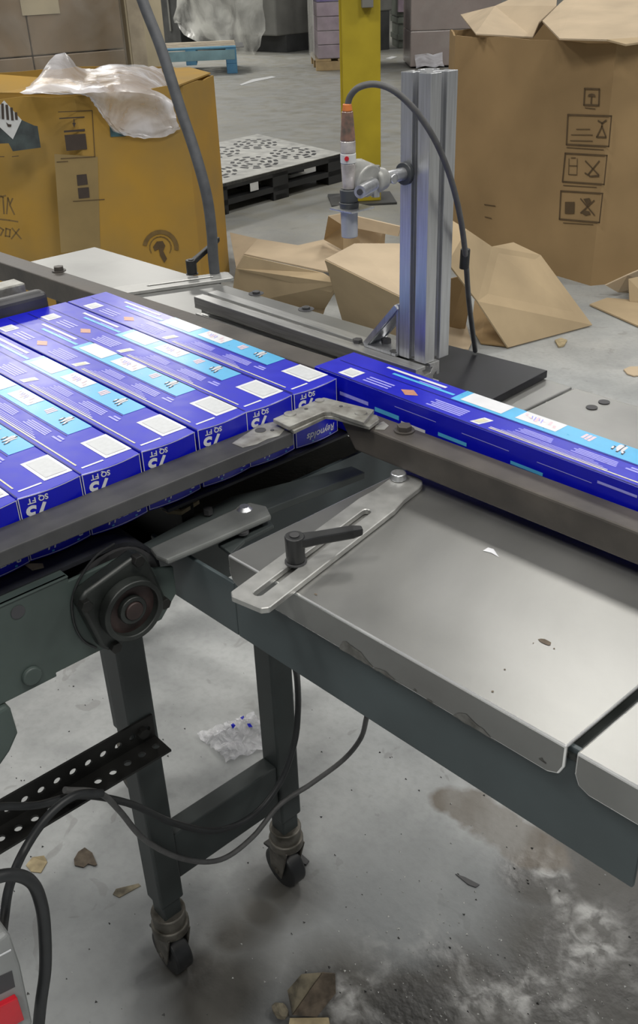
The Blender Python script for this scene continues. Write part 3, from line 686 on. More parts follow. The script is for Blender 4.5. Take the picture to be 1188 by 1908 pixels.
# belt round the end roller
rc = Vector((0, .340, .7405)); R_ = .0455
belt = []
for i in range(15):
    a_ = math.pi/2-math.pi*i/14; belt.append((rc.y+R_*math.cos(a_), rc.z+R_*math.sin(a_)))
belt = [(-.6, rc.z+R_)]+belt+[(-.6, rc.z-R_)]
inn = []
for i in range(15):
    a_ = math.pi/2-math.pi*i/14; inn.append((rc.y+(R_-.004)*math.cos(a_), rc.z+(R_-.004)*math.sin(a_)))
inn = [(-.6, rc.z+R_-.004)]+inn+[(-.6, rc.z-R_+.004)]
mb = MB(); n = len(belt)
vs = [(x, y, z) for x in (-1.185, -.672) for lst in (belt, inn) for y, z in lst]
fs = []
for i in range(n-1):
    fs += [(i, i+1, 2*n+i+1, 2*n+i), (n+i, 3*n+i, 3*n+i+1, n+i+1), (i, n+i, n+i+1, i+1), (2*n+i, 2*n+i+1, 3*n+i+1, 3*n+i)]
mb.add(vs, fs); mb.build('belt', 'belt', cv, smooth=True)
MB().cyl((-1.19, rc.y, rc.z), (-.668, rc.y, rc.z), R_-.0045, n=32).build('end_roller', 'rail_grey', cv, smooth=True)
tag(MB().box(-1.17, -.690, .412, .735, .7825, .7865).build('transfer_plate', 'deadplate', bevel=.001), 'dark transfer plate under the front cartons of the row', 'plate')
MB().box(-1.19, -.712, .44, .455, .702, .782).build('cross_member', 'blackmetal', cv)
MB().box(-1.19, -.712, .396, .765, .698, .702).build('added_shade_sheet', 'belt', cv)  # added dark sheet, hides bright floor and darkens the space under the cartons
# flange bearing
bc = PX(243, 1133, -.640); bc.x = FX
bg = MB()
pl = []
for i in range(40):
    a_ = 2*math.pi*i/40; r = .040*(1/max(abs(math.cos(a_)), abs(math.sin(a_))))*.92; r = min(r, .047)
    ca, sa_ = math.cos(a_+.25), math.sin(a_+.25); pl.append((r*ca, r*sa_))
bg.extr(pl, (FX, bc.y-.002, bc.z+.004), (FX+.016, bc.y-.002, bc.z+.004), (0, 1, 0), (0, 0, 1))
bear = bg.build('flange_bearing', 'greasy', cv, smooth=True, bevel=.003)
q = Vector((FX+.016, bc.y, bc.z))
MB().ring(q, q+Vector((.012, 0, 0)), .0245, .0300, 36).build('housing_ring', 'greasy', bear, smooth=True, bevel=.0012)
MB().cyl(q-Vector((.002, 0, 0)), q+Vector((.004, 0, 0)), .0245, n=32).build('seal', 'rustseal', bear, smooth=True)
MB().ring(q, q+Vector((.010, 0, 0)), .0085, .0135, 28).build('lock_collar', 'greasy', bear, smooth=True, bevel=.001)
MB().cyl(q, q+Vector((.012, 0, 0)), .0088, n=24).build('shaft_end', 'rustseal', bear, smooth=True, bevel=.001)
for i in range(4):
    a_ = math.pi/4+.25+i*math.pi/2+.1; pp = Vector((FX+.012, bc.y-.002+.042*math.cos(a_), bc.z+.004+.042*math.sin(a_)))
    MB().cyl(pp, pp+Vector((.009, 0, 0)), .0058, n=6).build('bolt', 'blackmetal', bear, bevel=.0006)
pts = [atf(x, y)+Vector((.0012, 0, 0)) for x, y in ((212, 1012), (178, 1035), (150, 1072), (134, 1110), (133, 1140), (140, 1170), (155, 1193), (178, 1206))]
MB().tube(spline(pts, 6), .0011, 8).build('guard_wire', 'black', cv, smooth=True)
# grey bar and dark angle in front of the transfer gap
zz = .770
q4 = [PZ(x, y, zz) for x, y in ((279, 1020), (290, 1034), (312, 1043), (400, 1006), (505, 960), (496, 942), (464, 935))]
cvb = thing('support_bar', 'flat grey support bar with a round-headed bolt beside the feed table', 'support bar', (q4[0].x, q4[0].y, zz-.01))
MB().prism([(p.x, p.y) for p in q4], zz-.006, zz).build('bar', 'supportbar', cvb, bevel=.002)
for p_, r in ((PZ(455, 948, zz), .008), ):
    MB().cyl(p_, p_+Vector((0, 0, .003)), r, r*.6).build('bolt', 'alu', cvb, smooth=True)
q4 = [PZ(x, y, zz-.008) for x, y in ((262, 1015), (300, 1030), (520, 940), (680, 880), (655, 868), (430, 925))]
MB().prism([(p.x, p.y) for p in q4], zz-.016, zz-.008).build('angle', 'legpaint', cvb, bevel=.001)
p_ = PZ(388, 957, zz-.006); MB().cyl(p_, p_+Vector((0, 0, .006)), .005, n=6).build('nut', 'rail_grey', cvb)
q4 = [PZ(x, y, zz-.010) for x, y in ((405, 1010), (445, 985), (500, 965), (510, 975), (455, 1003), (430, 1028))]
MB().prism([(p.x, p.y) for p in q4], zz-.016, zz-.012).build('lug', 'legpaint', cvb, bevel=.001)
p_ = PZ(452, 993, zz-.008); MB().ring(p_, p_+Vector((0, 0, .003)), .0025, .006, 16).build('eyelet', 'rail_grey', cvb, smooth=True)
MB().bar((q4[0].x-.03, .415, .70), (q4[0].x-.03, .47, .70), .02, zz-.716).build('bracket_foot', 'legpaint', cvb)
# scrap of cardboard on the angle
sc = [PZ(x, y, zz-.004) for x, y in ((296, 940), (312, 951), (338, 953), (371, 932), (352, 924), (322, 930))]
tag(MB().prism([(p.x, p.y) for p in sc], zz-.008, zz-.004).build('cardboard_scrap', 'chip_tan'), 'small tan cardboard scrap below the guide bar', 'scrap')
sc = [PZ(x, y, .786) for x, y in ((42, 1050), (60, 1063), (82, 1058), (80, 1050))]
tag(MB().prism([(p.x, p.y) for p in sc], .7848, .7862).build('cardboard_scrap', 'chip_tan'), 'tiny tan scrap on the conveyor frame edge', 'scrap')
# stand: legs, crossbar, casters
LX = -.800; lw = .036
def legat(yc, ztop, x=LX):
    MB().box(x-lw/2, x+lw/2, yc-lw/2, yc+lw/2, .150, ztop).build('leg', 'legpaint', cv, bevel=.003)
    MB().box(x-lw/2+.004, x+lw/2-.004, yc-lw/2+.004, yc+lw/2-.004, .118, .150).build('leg_socket', 'legpaint', cv, bevel=.002)
    c_ = thing_part = MB().cyl((x, yc, .098), (x, yc, .122), .022, .024, 24).build('caster', 'caster', cv, smooth=True, bevel=.002)
    MB().ring((x, yc, .085), (x, yc, .100), .012, .026, 24).build('swivel_ring', 'caster', c_, smooth=True, bevel=.002)
    for s in (-1, 1):
        MB().hexa([(x-.02, yc+s*.017-.0015, .030), (x+.004, yc+s*.017-.0015, .022), (x+.004, yc+s*.017+.0015, .022), (x-.02, yc+s*.017+.0015, .030), (x-.020, yc+s*.017-.0015, .09), (x+.022, yc+s*.017-.0015, .09), (x+.022, yc+s*.017+.0015, .09), (x-.020, yc+s*.017+.0015, .09)]).build('fork', 'caster', c_, bevel=.001)
    MB().cyl((x-.006, yc-.013, .034), (x-.006, yc+.013, .034), .034, n=28).build('wheel', 'black', c_, smooth=True, bevel=.003)
    MB().cyl((x-.006, yc-.020, .034), (x-.006, yc+.020, .034), .005, n=12).build('axle', 'caster', c_, smooth=True)
    MB().hexa([(x-.045, yc-.01, .052), (x-.015, yc-.012, .060), (x-.015, yc+.012, .060), (x-.045, yc+.01, .052), (x-.045, yc-.01, .056), (x-.015, yc-.012, .066), (x-.015, yc+.012, .066), (x-.045, yc+.01, .056)]).build('brake_pedal', 'blackmetal', c_)
legat(.397, .70); legat(.607, .70)
MB().box(LX-.014, LX+.014, .397+lw/2, .607-lw/2, .182, .262).build('crossbar', 'legpaint', cv, bevel=.002)
legat(.541, .70, -1.12)
# perforated black angle along Y fixed to the near leg
zp = PX(150, 1425, -.772).z
pa = thing('perforated_angle', 'black perforated steel angle bolted across the near conveyor leg', 'angle brace', (-.77, .2, zp))
def perforated(o, d1, d2, n1, w, pitch, r, name, parent, th=.003):
    """strip along d1 with a row of round holes"""
    o = Vector(o); d1 = Vector(d1); d2 = Vector(d2); mb = MB(); S = 16
    for k in range(n1):
        c = o+d1*(pitch*(k+.5))+d2*(w/2); vs = []; 
        for i in range(S):
            a_ = 2*math.pi*i/S+math.pi/S; cx_, cy_ = math.cos(a_), math.sin(a_)
            f_ = 1/max(abs(cx_), abs(cy_)); vs.append(c+d1*(pitch/2*cx_*f_)+d2*(w/2*cy_*f_))
        for i in range(S):
            a_ = 2*math.pi*i/S+math.pi/S; vs.append(c+d1*(r*math.cos(a_))+d2*(r*math.sin(a_)))
        # corners
        cor = [c+d1*(pitch/2*sx_)+d2*(w/2*sy_) for sx_, sy_ in ((1, 1), (-1, 1), (-1, -1), (1, -1))]
        o_ = len(vs); vs += cor; fs = []
        for i in range(S):
            j = (i+1) % S; fs.append((i, j, S+j, S+i))
        for q_, i in ((0, 1), (1, 5), (2, 9), (3, 13)): fs.append((i, (i+1) % S, o_+q_))
        mb.add(vs, fs)
    return mb.build(name, 'blackmetal', parent, solid=th, bevel=0)
angx = LX+lw/2+.002
yend = PX(300, 1345, angx+.02).y; pitch = .0195; nh = 22
a_up = PX(150, 1400, angx); 
z_mid = PX(200, 1420, angx).z
perforated((angx, yend, z_mid-.002), (0, -1, 0), (0, 0, 1), nh, .034, pitch, .0045, 'upright_flange', pa)
perforated((angx, yend, z_mid-.002), (0, -1, 0), (1, 0, 0), nh, .034, pitch, .0045, 'flat_flange', pa)
MB().cyl((angx, .392, z_mid+.016), (angx+.008, .392, z_mid+.016), .007, n=6).build('bolt', 'blackmetal', pa)
# corner of another green-grey housing at the left edge
pg = PX(20, 1320, -.66)
q5 = [PX(x, y, -.655) for x, y in ((-60, 1365), (-10, 1330), (14, 1316), (22, 1322), (35, 1366), (20, 1400), (-2, 1432), (-60, 1480))]
mb = MB(); n = len(q5); mb.add(q5+[p-Vector((.10, 0, 0)) for p in q5], [tuple(range(n)), tuple(range(2*n-1, n-1, -1))]+[(i, (i+1) % n, n+(i+1) % n, n+i) for i in range(n)])
MB_dm = mb.build('drive_housing', 'frame', cv, bevel=.003)
# grey enclosure with a red switch at the lower left
ex = -.58
en = thing('switch_box', 'grey electrical switch box with a red rocker at the lower left edge', 'switch box', PX(0, 1800, ex))
q5 = [PX(x, y, ex) for x, y in ((-130, 1800), (0, 1748), (13, 1738), (22, 1746), (40, 1800), (62, 1905), (60, 1930), (-60, 2000), (-130, 2000))]
n = len(q5); mb = MB(); mb.add(q5+[p+Vector((-.05, 0, 0)) for p in q5], [tuple(range(n)), tuple(range(2*n-1, n-1, -1))]+[(i, (i+1) % n, n+(i+1) % n, n+i) for i in range(n)])
mb.build('enclosure', 'enclosure', en, bevel=.004, segs=3)
def expoly(pts, d, m_, nm, off=0):
    q_ = [PX(x, y, ex+off) for x, y in pts]; n_ = len(q_)
    mb_ = MB(); mb_.add(q_+[p+Vector((d, 0, 0)) for p in q_], [tuple(range(n_)), tuple(range(2*n_-1, n_-1, -1))]+[(i, (i+1) % n_, n_+(i+1) % n_, n_+i) for i in range(n_)])
    return mb_.build(nm, m_, en, bevel=.0008)
expoly(((-40, 1836), (22, 1808), (28, 1838), (-40, 1872)), .0006, 'slot', 'window')
expoly(((-30, 1880), (27, 1851), (40, 1892), (-20, 1925)), .006, 'red', 'red_rocker')
expoly(((-40, 1800), (20, 1768), (20.5, 1771), (-40, 1803)), .0006, 'print_white', 'seam')
# cables under the conveyor
def cable(label, pts, r, m_='rubber', name='power_cable', n=7):
    return tag(MB().tube(spline(pts, n), r, 10).build(name, m_, smooth=True), label, 'cable')
cable('black cable looping in front of both conveyor legs', [PX(x, y, X) for x, y, X in ((-60, 1512, -.734), (0, 1503, -.734), (70, 1500, -.735), (150, 1482, -.738), (240, 1497, -.752), (320, 1532, -.755), (400, 1548, -.758), (470, 1520, -.76), (520, 1460, -.76), (548, 1385, -.76), (555, 1320, -.755), (553, 1262, -.72), (548, 1235, -.66))], .0042)
cable('grey cable sagging behind the black loop towards the feed table', [PX(x, y, X) for x, y, X in ((120, 1472, -.727), (185, 1478, -.728), (222, 1510, -.752), (270, 1565, -.764), (340, 1600, -.767), (410, 1602, -.769), (470, 1560, -.770), (520, 1500, -.772), (580, 1460, -.76), (640, 1415, -.75), (672, 1375, -.73), (683, 1335, -.68))], .0036, 'greycable')
cable('black cable hanging from the perforated angle at the left', [PX(x, y, X) for x, y, X in ((190, 1478, -.716), (140, 1482, -.716), (90, 1520, -.714), (45, 1585, -.71), (18, 1650, -.68), (8, 1710, -.65), (2, 1765, -.60))], .0046)
cable('thick black cable looped over beside the switch box', [PX(x, y, X) for x, y, X in ((-80, 1660, -.60), (-20, 1638, -.60), (25, 1630, -.60), (60, 1645, -.60), (78, 1690, -.60), (84, 1750, -.60), (84, 1810, -.60), (76, 1870, -.60), (70, 1935, -.60), (66, 2010, -.60))], .0058)

# ================================================================== HANGING HOSE
HY = .915
pts = [PY(x, y, HY) for x, y in ((230, -110), (265, 0), (300, 90), (335, 200), (365, 290), (385, 365), (394, 430), (397, 480))]
pts = [pts[0]+Vector((-.3, .0, 1.2)), pts[0]+Vector((-.12, 0, .5))]+pts+[Vector((pts[-1].x+.001, HY, .765))]
tag(MB().tube(spline(pts, 7), .0088, 14).build('air_hose', 'hose', smooth=True), 'dark grey hose hanging down in front of the mustard carton', 'hose')

# ================================================================== LEFT GAYLORD (mustard octagonal bulk box)
def octabox(name, label, pts, h, m_, th=.008, rim=None, lean=0):
    g = thing(name, label, 'cardboard box', (sum(p[0] for p in pts)/len(pts), sum(p[1] for p in pts)/len(pts), 0))
    n = len(pts); mb = MB(); cx_ = g.location.x; cy_ = g.location.y
    zt = [h+(rim[i] if rim else 0) for i in range(n)]
    # each wall subdivided so that it bulges and the rim is uneven
    S = 6; ring_b = []; ring_t = []
    for i in range(n):
        a = Vector((*pts[i], 0)); b = Vector((*pts[(i+1) % n], 0)); za, zb2 = zt[i], zt[(i+1) % n]
        for k in range(S):
            f_ = k/S; p = a.lerp(b, f_); ring_b.append(p)
            q = p.copy(); q.z = za+(zb2-za)*f_+(random.uniform(-.006, .006) if 0 < k else 0); d = Vector((p.x-cx_, p.y-cy_, 0)); q += d*lean; ring_t.append(q)
    m = len(ring_b)
    mid = [((b+t_)/2)+Vector((b.x-cx_, b.y-cy_, 0))*.0015 for b, t_ in zip(ring_b, ring_t)]
    mb.add(ring_b+mid+ring_t, [(r*m+i, r*m+(i+1) % m, (r+1)*m+(i+1) % m, (r+1)*m+i) for r in range(2) for i in range(m)])
    o = mb.build('wall', m_, g, solid=th, soff=-1)
    MB().add([p+Vector((0, 0, .002)) for p in ring_b], [tuple(range(m))]).build('bottom', m_, g)
    return g
GL = [(-3.88, 1.50), (-3.46, 1.90), (-3.375, 2.33), (-3.585, 2.635), (-4.08, 2.78), (-4.52, 2.62), (-4.75, 2.15), (-4.45, 1.62)]
gl = octabox('bulk_box', 'mustard cardboard bulk box with plastic film hanging out and a diamond hazard label', GL, .836, 'mustard')
pA, pB, pC, pD = [Vector((*p, 0)) for p in GL[:4]]
def plane(p, q):
    d = (q-p).normalized(); n = Vector((d.y, -d.x, 0)); 
    if n.dot(EYE-p) < 0: n = -n
    return (p+n*.0030, n)
PBC = plane(pB, pC); PCD = plane(pC, pD); PAB = plane(pA, pB)
def shapes(mb, pl, polys, mi=0, lift=0):
    for pts in polys:
        q_ = [PP(x, y, pl[0]+pl[1]*lift, pl[1]) for x, y in pts]; mb.add(q_, [tuple(range(len(q_)))], mi)
def strokes(mb, pl, lines, w, mi=0, closed=False, lift=0):
    for pts in lines: ribbon(mb, [PP(x, y, pl[0]+pl[1]*lift, pl[1]) for x, y in pts], w, pl[1], mi, closed)
def c1(x, y): return (x/3.96, 100+y/3.96)      # crop coordinates of the study view
# the left labels lie on the front panel
mb = MB(); shapes(mb, PBC, [[(-8, 225), (10, 210), (64, 234), (70, 235), (76, 275), (24, 282), (16, 267), (-8, 268)]]); mb.build('printed_patch', 'decal_black', gl)
mb = MB(); shapes(mb, PBC, [[c1(30, 345), c1(160, 490), c1(95, 632), c1(-80, 470)]], lift=.002); mb.build('hazard_label', 'decal_white', gl)
mb = MB(); strokes(mb, PBC, [[c1(-12, 375), c1(-8, 470)], [c1(18, 375), c1(22, 475)], [c1(50, 385), c1(58, 480)], [c1(85, 405), c1(92, 485)], [c1(118, 440), c1(122, 480)]], .009, lift=.004)
shapes(mb, PBC, [[c1(45, 505), c1(62, 520), c1(85, 522), c1(82, 540), c1(58, 540)]], lift=.004); mb.build('label_stripes', 'box_ink', gl)
mb = MB(); shapes(mb, PBC, [[c1(400, 740), c1(720, 760), c1(740, 1440), c1(450, 1470)]], lift=-.0012); mb.build('faded_strip', 'patch', gl)
for pc in ([c1(475, 600), c1(630, 590), c1(643, 705), c1(490, 718)], [c1(470, 568), c1(625, 555), c1(628, 572), c1(472, 582)], [c1(565, 895), c1(638, 888), c1(648, 965), c1(572, 975)], [c1(573, 992), c1(655, 985), c1(662, 1062), c1(582, 1070)], [c1(532, 510), c1(560, 510), c1(547, 545)]):
    mb = MB(); shapes(mb, PBC, [pc]); mb.build('handling_print', 'box_ink', gl)
for ln in ([c1(545, 485), c1(546, 515)], [c1(440, 478), c1(620, 468)]):
    mb = MB(); strokes(mb, PBC, [ln], .004); mb.build('handling_print', 'box_ink', gl)
mb = MB(); strokes(mb, PBC, [[c1(430, 430), c1(680, 420), c1(700, 760), c1(450, 775)], [c1(540, 1090), c1(770, 1075)], [c1(420, 800), c1(500, 795)], [c1(-10, 760), c1(30, 760)], [c1(90, 760), c1(135, 755)]], .003); mb.build('faint_print', 'kraft_ink', gl)
mb = MB(); strokes(mb, PBC, [[c1(5, 1050), c1(22, 1060), c1(30, 1180)], [c1(-8, 1060), c1(40, 1048)], [c1(50, 1180), c1(58, 1065)], [c1(58, 1065), c1(75, 1110), c1(92, 1070)], [c1(72, 1115), c1(105, 1185)], [c1(0, 1222), c1(70, 1230), c1(130, 1240)], [c1(-5, 1280), c1(25, 1300), c1(5, 1340)], [c1(45, 1290), c1(40, 1345), c1(70, 1350), c1(75, 1300), c1(45, 1290)], [c1(90, 1290), c1(155, 1365)], [c1(140, 1295), c1(85, 1365)]], .006); mb.build('handwriting', 'pencil', gl)
mb = MB(); shapes(mb, PBC, [[(204, 233), (214, 245), (236, 248), (234, 254), (206, 255)]]); mb.build('teal_sticker', 'decal_teal', gl)
# round emblem low on the right hand panel
mb = MB(); cx_, cy_ = 299, 463
an = [math.radians(190+i*16) for i in range(12)]
shapes(mb, PBC, [[(cx_+34*math.cos(a_), cy_+35*math.sin(a_)) for a_ in an]+[(cx_+26*math.cos(a_), cy_+27*math.sin(a_)) for a_ in an[::-1]]]); mb.build('emblem_arc', 'pencil', gl)
mb = MB(); shapes(mb, PBC, [[(285, 460), (292, 450), (303, 449), (308, 458), (304, 468), (311, 482), (306, 490), (298, 476), (296, 464), (288, 468)]]); mb.build('emblem_figure', 'kraft_ink', gl)
mb = MB(); strokes(mb, PBC, [[(cx_+20*math.cos(a_), cy_-2+20*math.sin(a_)) for a_ in [math.radians(150+i*20) for i in range(13)]]], .004); mb.build('emblem_ring', 'pencil', gl)
# inner flaps
mb = MB(); z_ = .842
mb.add([PZ(x, y, z_) for x, y in ((318, 128), (352, 126), (392, 137), (332, 160))], [(0, 1, 2, 3)]); mb.build('flap', 'mustard', gl, solid=.006)
mb = MB(); mb.add([PZ(0, 174, .842), PZ(165, 176, .842), PX(130, 150, -3.75), PX(0, 140, -3.95)], [(0, 1, 2, 3)]); mb.build('flap', 'mustard', gl, solid=.006)
# plastic film heaped on top and hanging over the front
rows = [
    [PX(x, y, X) for x, y, X in ((62, 152, -3.72), (113, 98, -3.70), (152, 128, -3.74), (215, 120, -3.80), (268, 122, -3.85), (300, 128, -3.85))],
    [PX(x, y, X) for x, y, X in ((50, 163, -3.60), (110, 140, -3.58), (165, 146, -3.58), (222, 140, -3.58), (272, 142, -3.62), (312, 160, -3.66))],
    [PX(x, y, X) for x, y, X in ((42, 174, -3.50), (100, 168, -3.46), (152, 170, -3.40), (205, 165, -3.37), (262, 165, -3.36), (320, 182, -3.40))],
    [PP(x, y, PBC[0]+PBC[1]*.03, PBC[1]) for x, y in ((150, 175), (162, 178), (178, 186), (212, 205), (266, 205), (326, 212))],
    [PP(x, y, PBC[0]+PBC[1]*.02, PBC[1]) for x, y in ((165, 178), (180, 200), (198, 222), (222, 238), (268, 240), (332, 232))],
    [PP(x, y, PBC[0]+PBC[1]*.012, PBC[1]) for x, y in ((172, 182), (192, 215), (212, 243), (248, 256), (300, 257), (336, 240))]]
def patch(rows, sub=4, jit=.012):
    g = []
    for r_ in rows: g.append(spline(r_, sub))
    cols = list(zip(*g)); g2 = [spline(c_, sub) for c_ in cols]; m_ = len(g2); k_ = len(g2[0])
    vs = [p+Vector((random.uniform(-jit, jit), random.uniform(-jit, jit), random.uniform(-jit, jit))) for c_ in g2 for p in c_]
    return MB().add(vs, [(i*k_+j, (i+1)*k_+j, (i+1)*k_+j+1, i*k_+j+1) for i in range(m_-1) for j in range(k_-1)])
tag(patch(rows, 5, .0035).build('plastic_film', 'film', smooth=True), 'crumpled clear plastic film hanging out of the mustard bulk box', 'plastic film')

# ================================================================== RIGHT GAYLORD (kraft bulk box) with loose sheets on top
GR = [(-3.14, 3.665), (-2.222, 3.525), (-2.05, 3.80), (-2.02, 4.25), (-2.35, 4.62), (-3.05, 4.72), (-3.40, 4.40), (-3.42, 3.95)]
gr = octabox('bulk_box', 'large kraft brown bulk box with handling symbols printed on its side', GR, .930, 'kraft')
qA, qB, qC = [Vector((*p, 0)) for p in GR[:3]]
PR = plane(qA, qB)
PR = (PR[0]+PR[1]*.0005, PR[1])
def c2(x, y): return (1000+x/6.154, 130+y/6.154)
SYM = [
 (((545, 215), (712, 222), (705, 408), (535, 402)), [((578, 305), (590, 280), (625, 272), (660, 280), (670, 310))], [((622, 305), (618, 385))], [((550, 435), (665, 448))]),
 (((352, 515), (853, 532), (822, 880), (335, 856)), [], [((700, 585), (745, 612), (790, 580)), ((742, 612), (742, 650)), ((742, 650), (682, 770), (790, 775), (742, 650))], [((450, 682), (605, 682)), ((390, 745), (635, 748)), ((380, 812), (635, 818)), ((340, 890), (760, 918))]),
 (((322, 958), (802, 985), (768, 1316), (290, 1282)), [((590, 1215), (700, 1205), (715, 1228), (600, 1232))], [((555, 1048), (705, 1205)), ((710, 1048), (585, 1200)), ((550, 1185), (600, 1215))], [((390, 1010), (440, 1010)), ((370, 1100), (460, 1102)), ((360, 1200), (455, 1205)), ((365, 1020), (360, 1200)), ((460, 1020), (455, 1200)), ((300, 1325), (680, 1348))]),
 (((272, 1390), (752, 1420), (714, 1752), (255, 1712)), [((320, 1515), (430, 1515), (425, 1650), (318, 1650)), ((505, 1640), (540, 1610), (600, 1625), (612, 1660), (555, 1672)), ((530, 1480), (600, 1470), (620, 1510), (575, 1560))], [((500, 1480), (655, 1665)), ((652, 1500), (500, 1640))], [((300, 1755), (640, 1775))])]
for fr, fills, thick, thin in SYM:
    mb = MB(); strokes(mb, PR, [[c2(*p) for p in fr]], .0065, closed=True)
    shapes(mb, PR, [[c2(*p) for p in f_] for f_ in fills])
    strokes(mb, PR, [[c2(*p) for p in f_] for f_ in thick], .006); strokes(mb, PR, [[c2(*p) for p in f_] for f_ in thin], .003)
    mb.build('handling_symbol', 'kraft_ink', gr)
for ln in ([(902, 381), (922, 384)], [(903, 404), (915, 407)]):
    mb = MB(); strokes(mb, PR, [ln], .004); mb.build('faint_print', 'kraft_ink', gr)
# loose pale sheets sticking out of the top
def sheet(name, label, pts, m_, th=.006, parent=None):
    q_ = [Vector(p) for p in pts]; o = MB().add(q_, [tuple(range(len(q_)))]).build(name, m_, parent, solid=th, soff=0)
    return tag(o, label, 'cardboard') if parent is None else o
def zz_(x, y, z): return PZ(x, y, z)
sheet('cardboard_sheet', 'pale cardboard sheet leaning out of the kraft bulk box on the left', [zz_(858, 28, .965), PX(922, 12, -3.25), PX(1040, -40, -3.1), PX(1036, 12, -2.9), PX(1004, 42, -2.85), PX(992, 70, -2.9), zz_(886, 64, .945)], 'tan_pale')
sheet('cardboard_sheet', 'large pale cardboard sheet lying over the top of the kraft bulk box', [PX(1010, 40, -2.75), PX(1042, 8, -2.85), PX(1085, -30, -3.0), PX(1260, -30, -2.6), zz_(1240, 70, .945), zz_(1165, 76, .945), zz_(1042, 73, .945)], 'tan_pale')
sheet('cardboard_sheet', 'narrow pale flap at the right edge of the kraft bulk box top', [zz_(1130, 75, .958), zz_(1188, 71, .960), zz_(1230, 75, .958), zz_(1165, 84, .955)], 'tan')
# small curled flaps low at the right
fl1 = [PZ(1127, 531, .05), PZ(1168, 512, .10), PZ(1215, 492, .12), PZ(1215, 530, .02), PZ(1172, 545, .0), PZ(1150, 544, .02)]
sheet('cardboard_flap', 'pale torn flap curling up at the foot of the kraft bulk box', fl1, 'tan_pale')
fl2 = [PZ(x, y, .006) for x, y in ((1098, 568), (1130, 556), (1210, 562), (1210, 618))]
sheet('cardboard_sheet', 'flat cardboard piece on the floor at the right picture edge', fl2, 'tan')
fl3 = [PZ(1170, 520, .09), PZ(1215, 510, .10), PZ(1215, 566, .008), PZ(1172, 562, .008)]
sheet('cardboard_flap', 'brown cardboard flap standing on the flat piece at the right edge', fl3, 'tan')

# ================================================================== HEAP OF FLATTENED CARTONS on the floor
def hp(x, y, z): return PZ(x, y, z)
sheet('cardboard_sheet', 'pale flat sheet at the back left of the cardboard heap', [hp(428, 434, .10), hp(480, 446, .11), hp(555, 458, .12), hp(618, 444, .13), hp(745, 470, .13), hp(745, 520, .12), hp(600, 505, .12), hp(455, 474, .12), hp(440, 500, .06)], 'tan_pale')
oc = thing('flattened_carton', 'opened cardboard carton lying at the front left of the heap', 'carton', hp(520, 540, 0))
sheet('top_panel', None, [hp(455, 476, .26), hp(600, 508, .26), hp(633, 528, .25), hp(618, 545, .20), hp(440, 500, .20)], 'tan', parent=oc)
sheet('side_panel', None, [hp(440, 498, .20), hp(633, 528, .25), hp(605, 575, .08), hp(590, 620, .0), hp(430, 570, .0)], 'tan', parent=oc)
oc2 = thing('flattened_carton', 'larger opened carton in the middle of the cardboard heap', 'carton', hp(680, 560, 0))
sheet('top_panel', None, [hp(606, 484, .36), hp(660, 455, .34), hp(770, 455, .34), hp(826, 496, .32), hp(760, 560, .30)], 'tan_pale', parent=oc2)
sheet('side_panel', None, [hp(606, 484, .36), hp(760, 560, .30), hp(745, 660, .0), hp(645, 620, .0)], 'tan', parent=oc2)
sheet('side_panel', None, [hp(606, 486, .355), hp(640, 530, .22), hp(645, 618, .0), hp(638, 560, .10)], 'tan', parent=oc2)
oc3 = thing('flattened_carton', 'small carton at the back of the heap behind the sensor', 'carton', hp(680, 465, 0))
sheet('top_panel', None, [hp(612, 402, .30), hp(640, 397, .30), hp(747, 422, .30), hp(742, 440, .26), hp(718, 428, .26), hp(640, 420, .25)], 'tan_pale', parent=oc3)
sheet('side_panel', None, [hp(612, 402, .30), hp(640, 420, .25), hp(690, 466, .150), hp(640, 466, .145), hp(604, 446, .15)], 'tan', parent=oc3)
sheet('front_panel', None, [hp(640, 418, .25), hp(718, 428, .25), hp(716, 455, .16), hp(690, 468, .15), hp(640, 456, .16)], 'tan_pale', parent=oc3)
sheet('cardboard_sheet', 'big tan sheet sloping down to the floor below the kraft bulk box', [hp(842, 412, .42), hp(868, 428, .40), hp(915, 460, .32), hp(955, 452, .30), hp(1006, 476, .24), hp(1102, 606, .006), hp(945, 648, .006), hp(888, 562, .18), hp(833, 490, .33)], 'tan')
mb = MB(); 
sheet('cardboard_flap', 'upright brown flap just right of the aluminium column', [hp(834, 520, .22), hp(868, 512, .24), hp(882, 525, .22), hp(866, 612, .03), hp(838, 612, .02)], 'kraft')
sheet('cardboard_flap', 'pale flap lying low beside the base plate cable', [hp(832, 600, .03), hp(866, 598, .03), hp(878, 640, .008), hp(872, 652, .006), hp(832, 650, .006)], 'tan_pale')
sheet('cardboard_flap', 'brown flap in the gap under the big sloping sheet', [hp(884, 560, .05), hp(905, 580, .05), hp(942, 645, .008), hp(895, 640, .006), hp(878, 610, .01)], 'kraft')

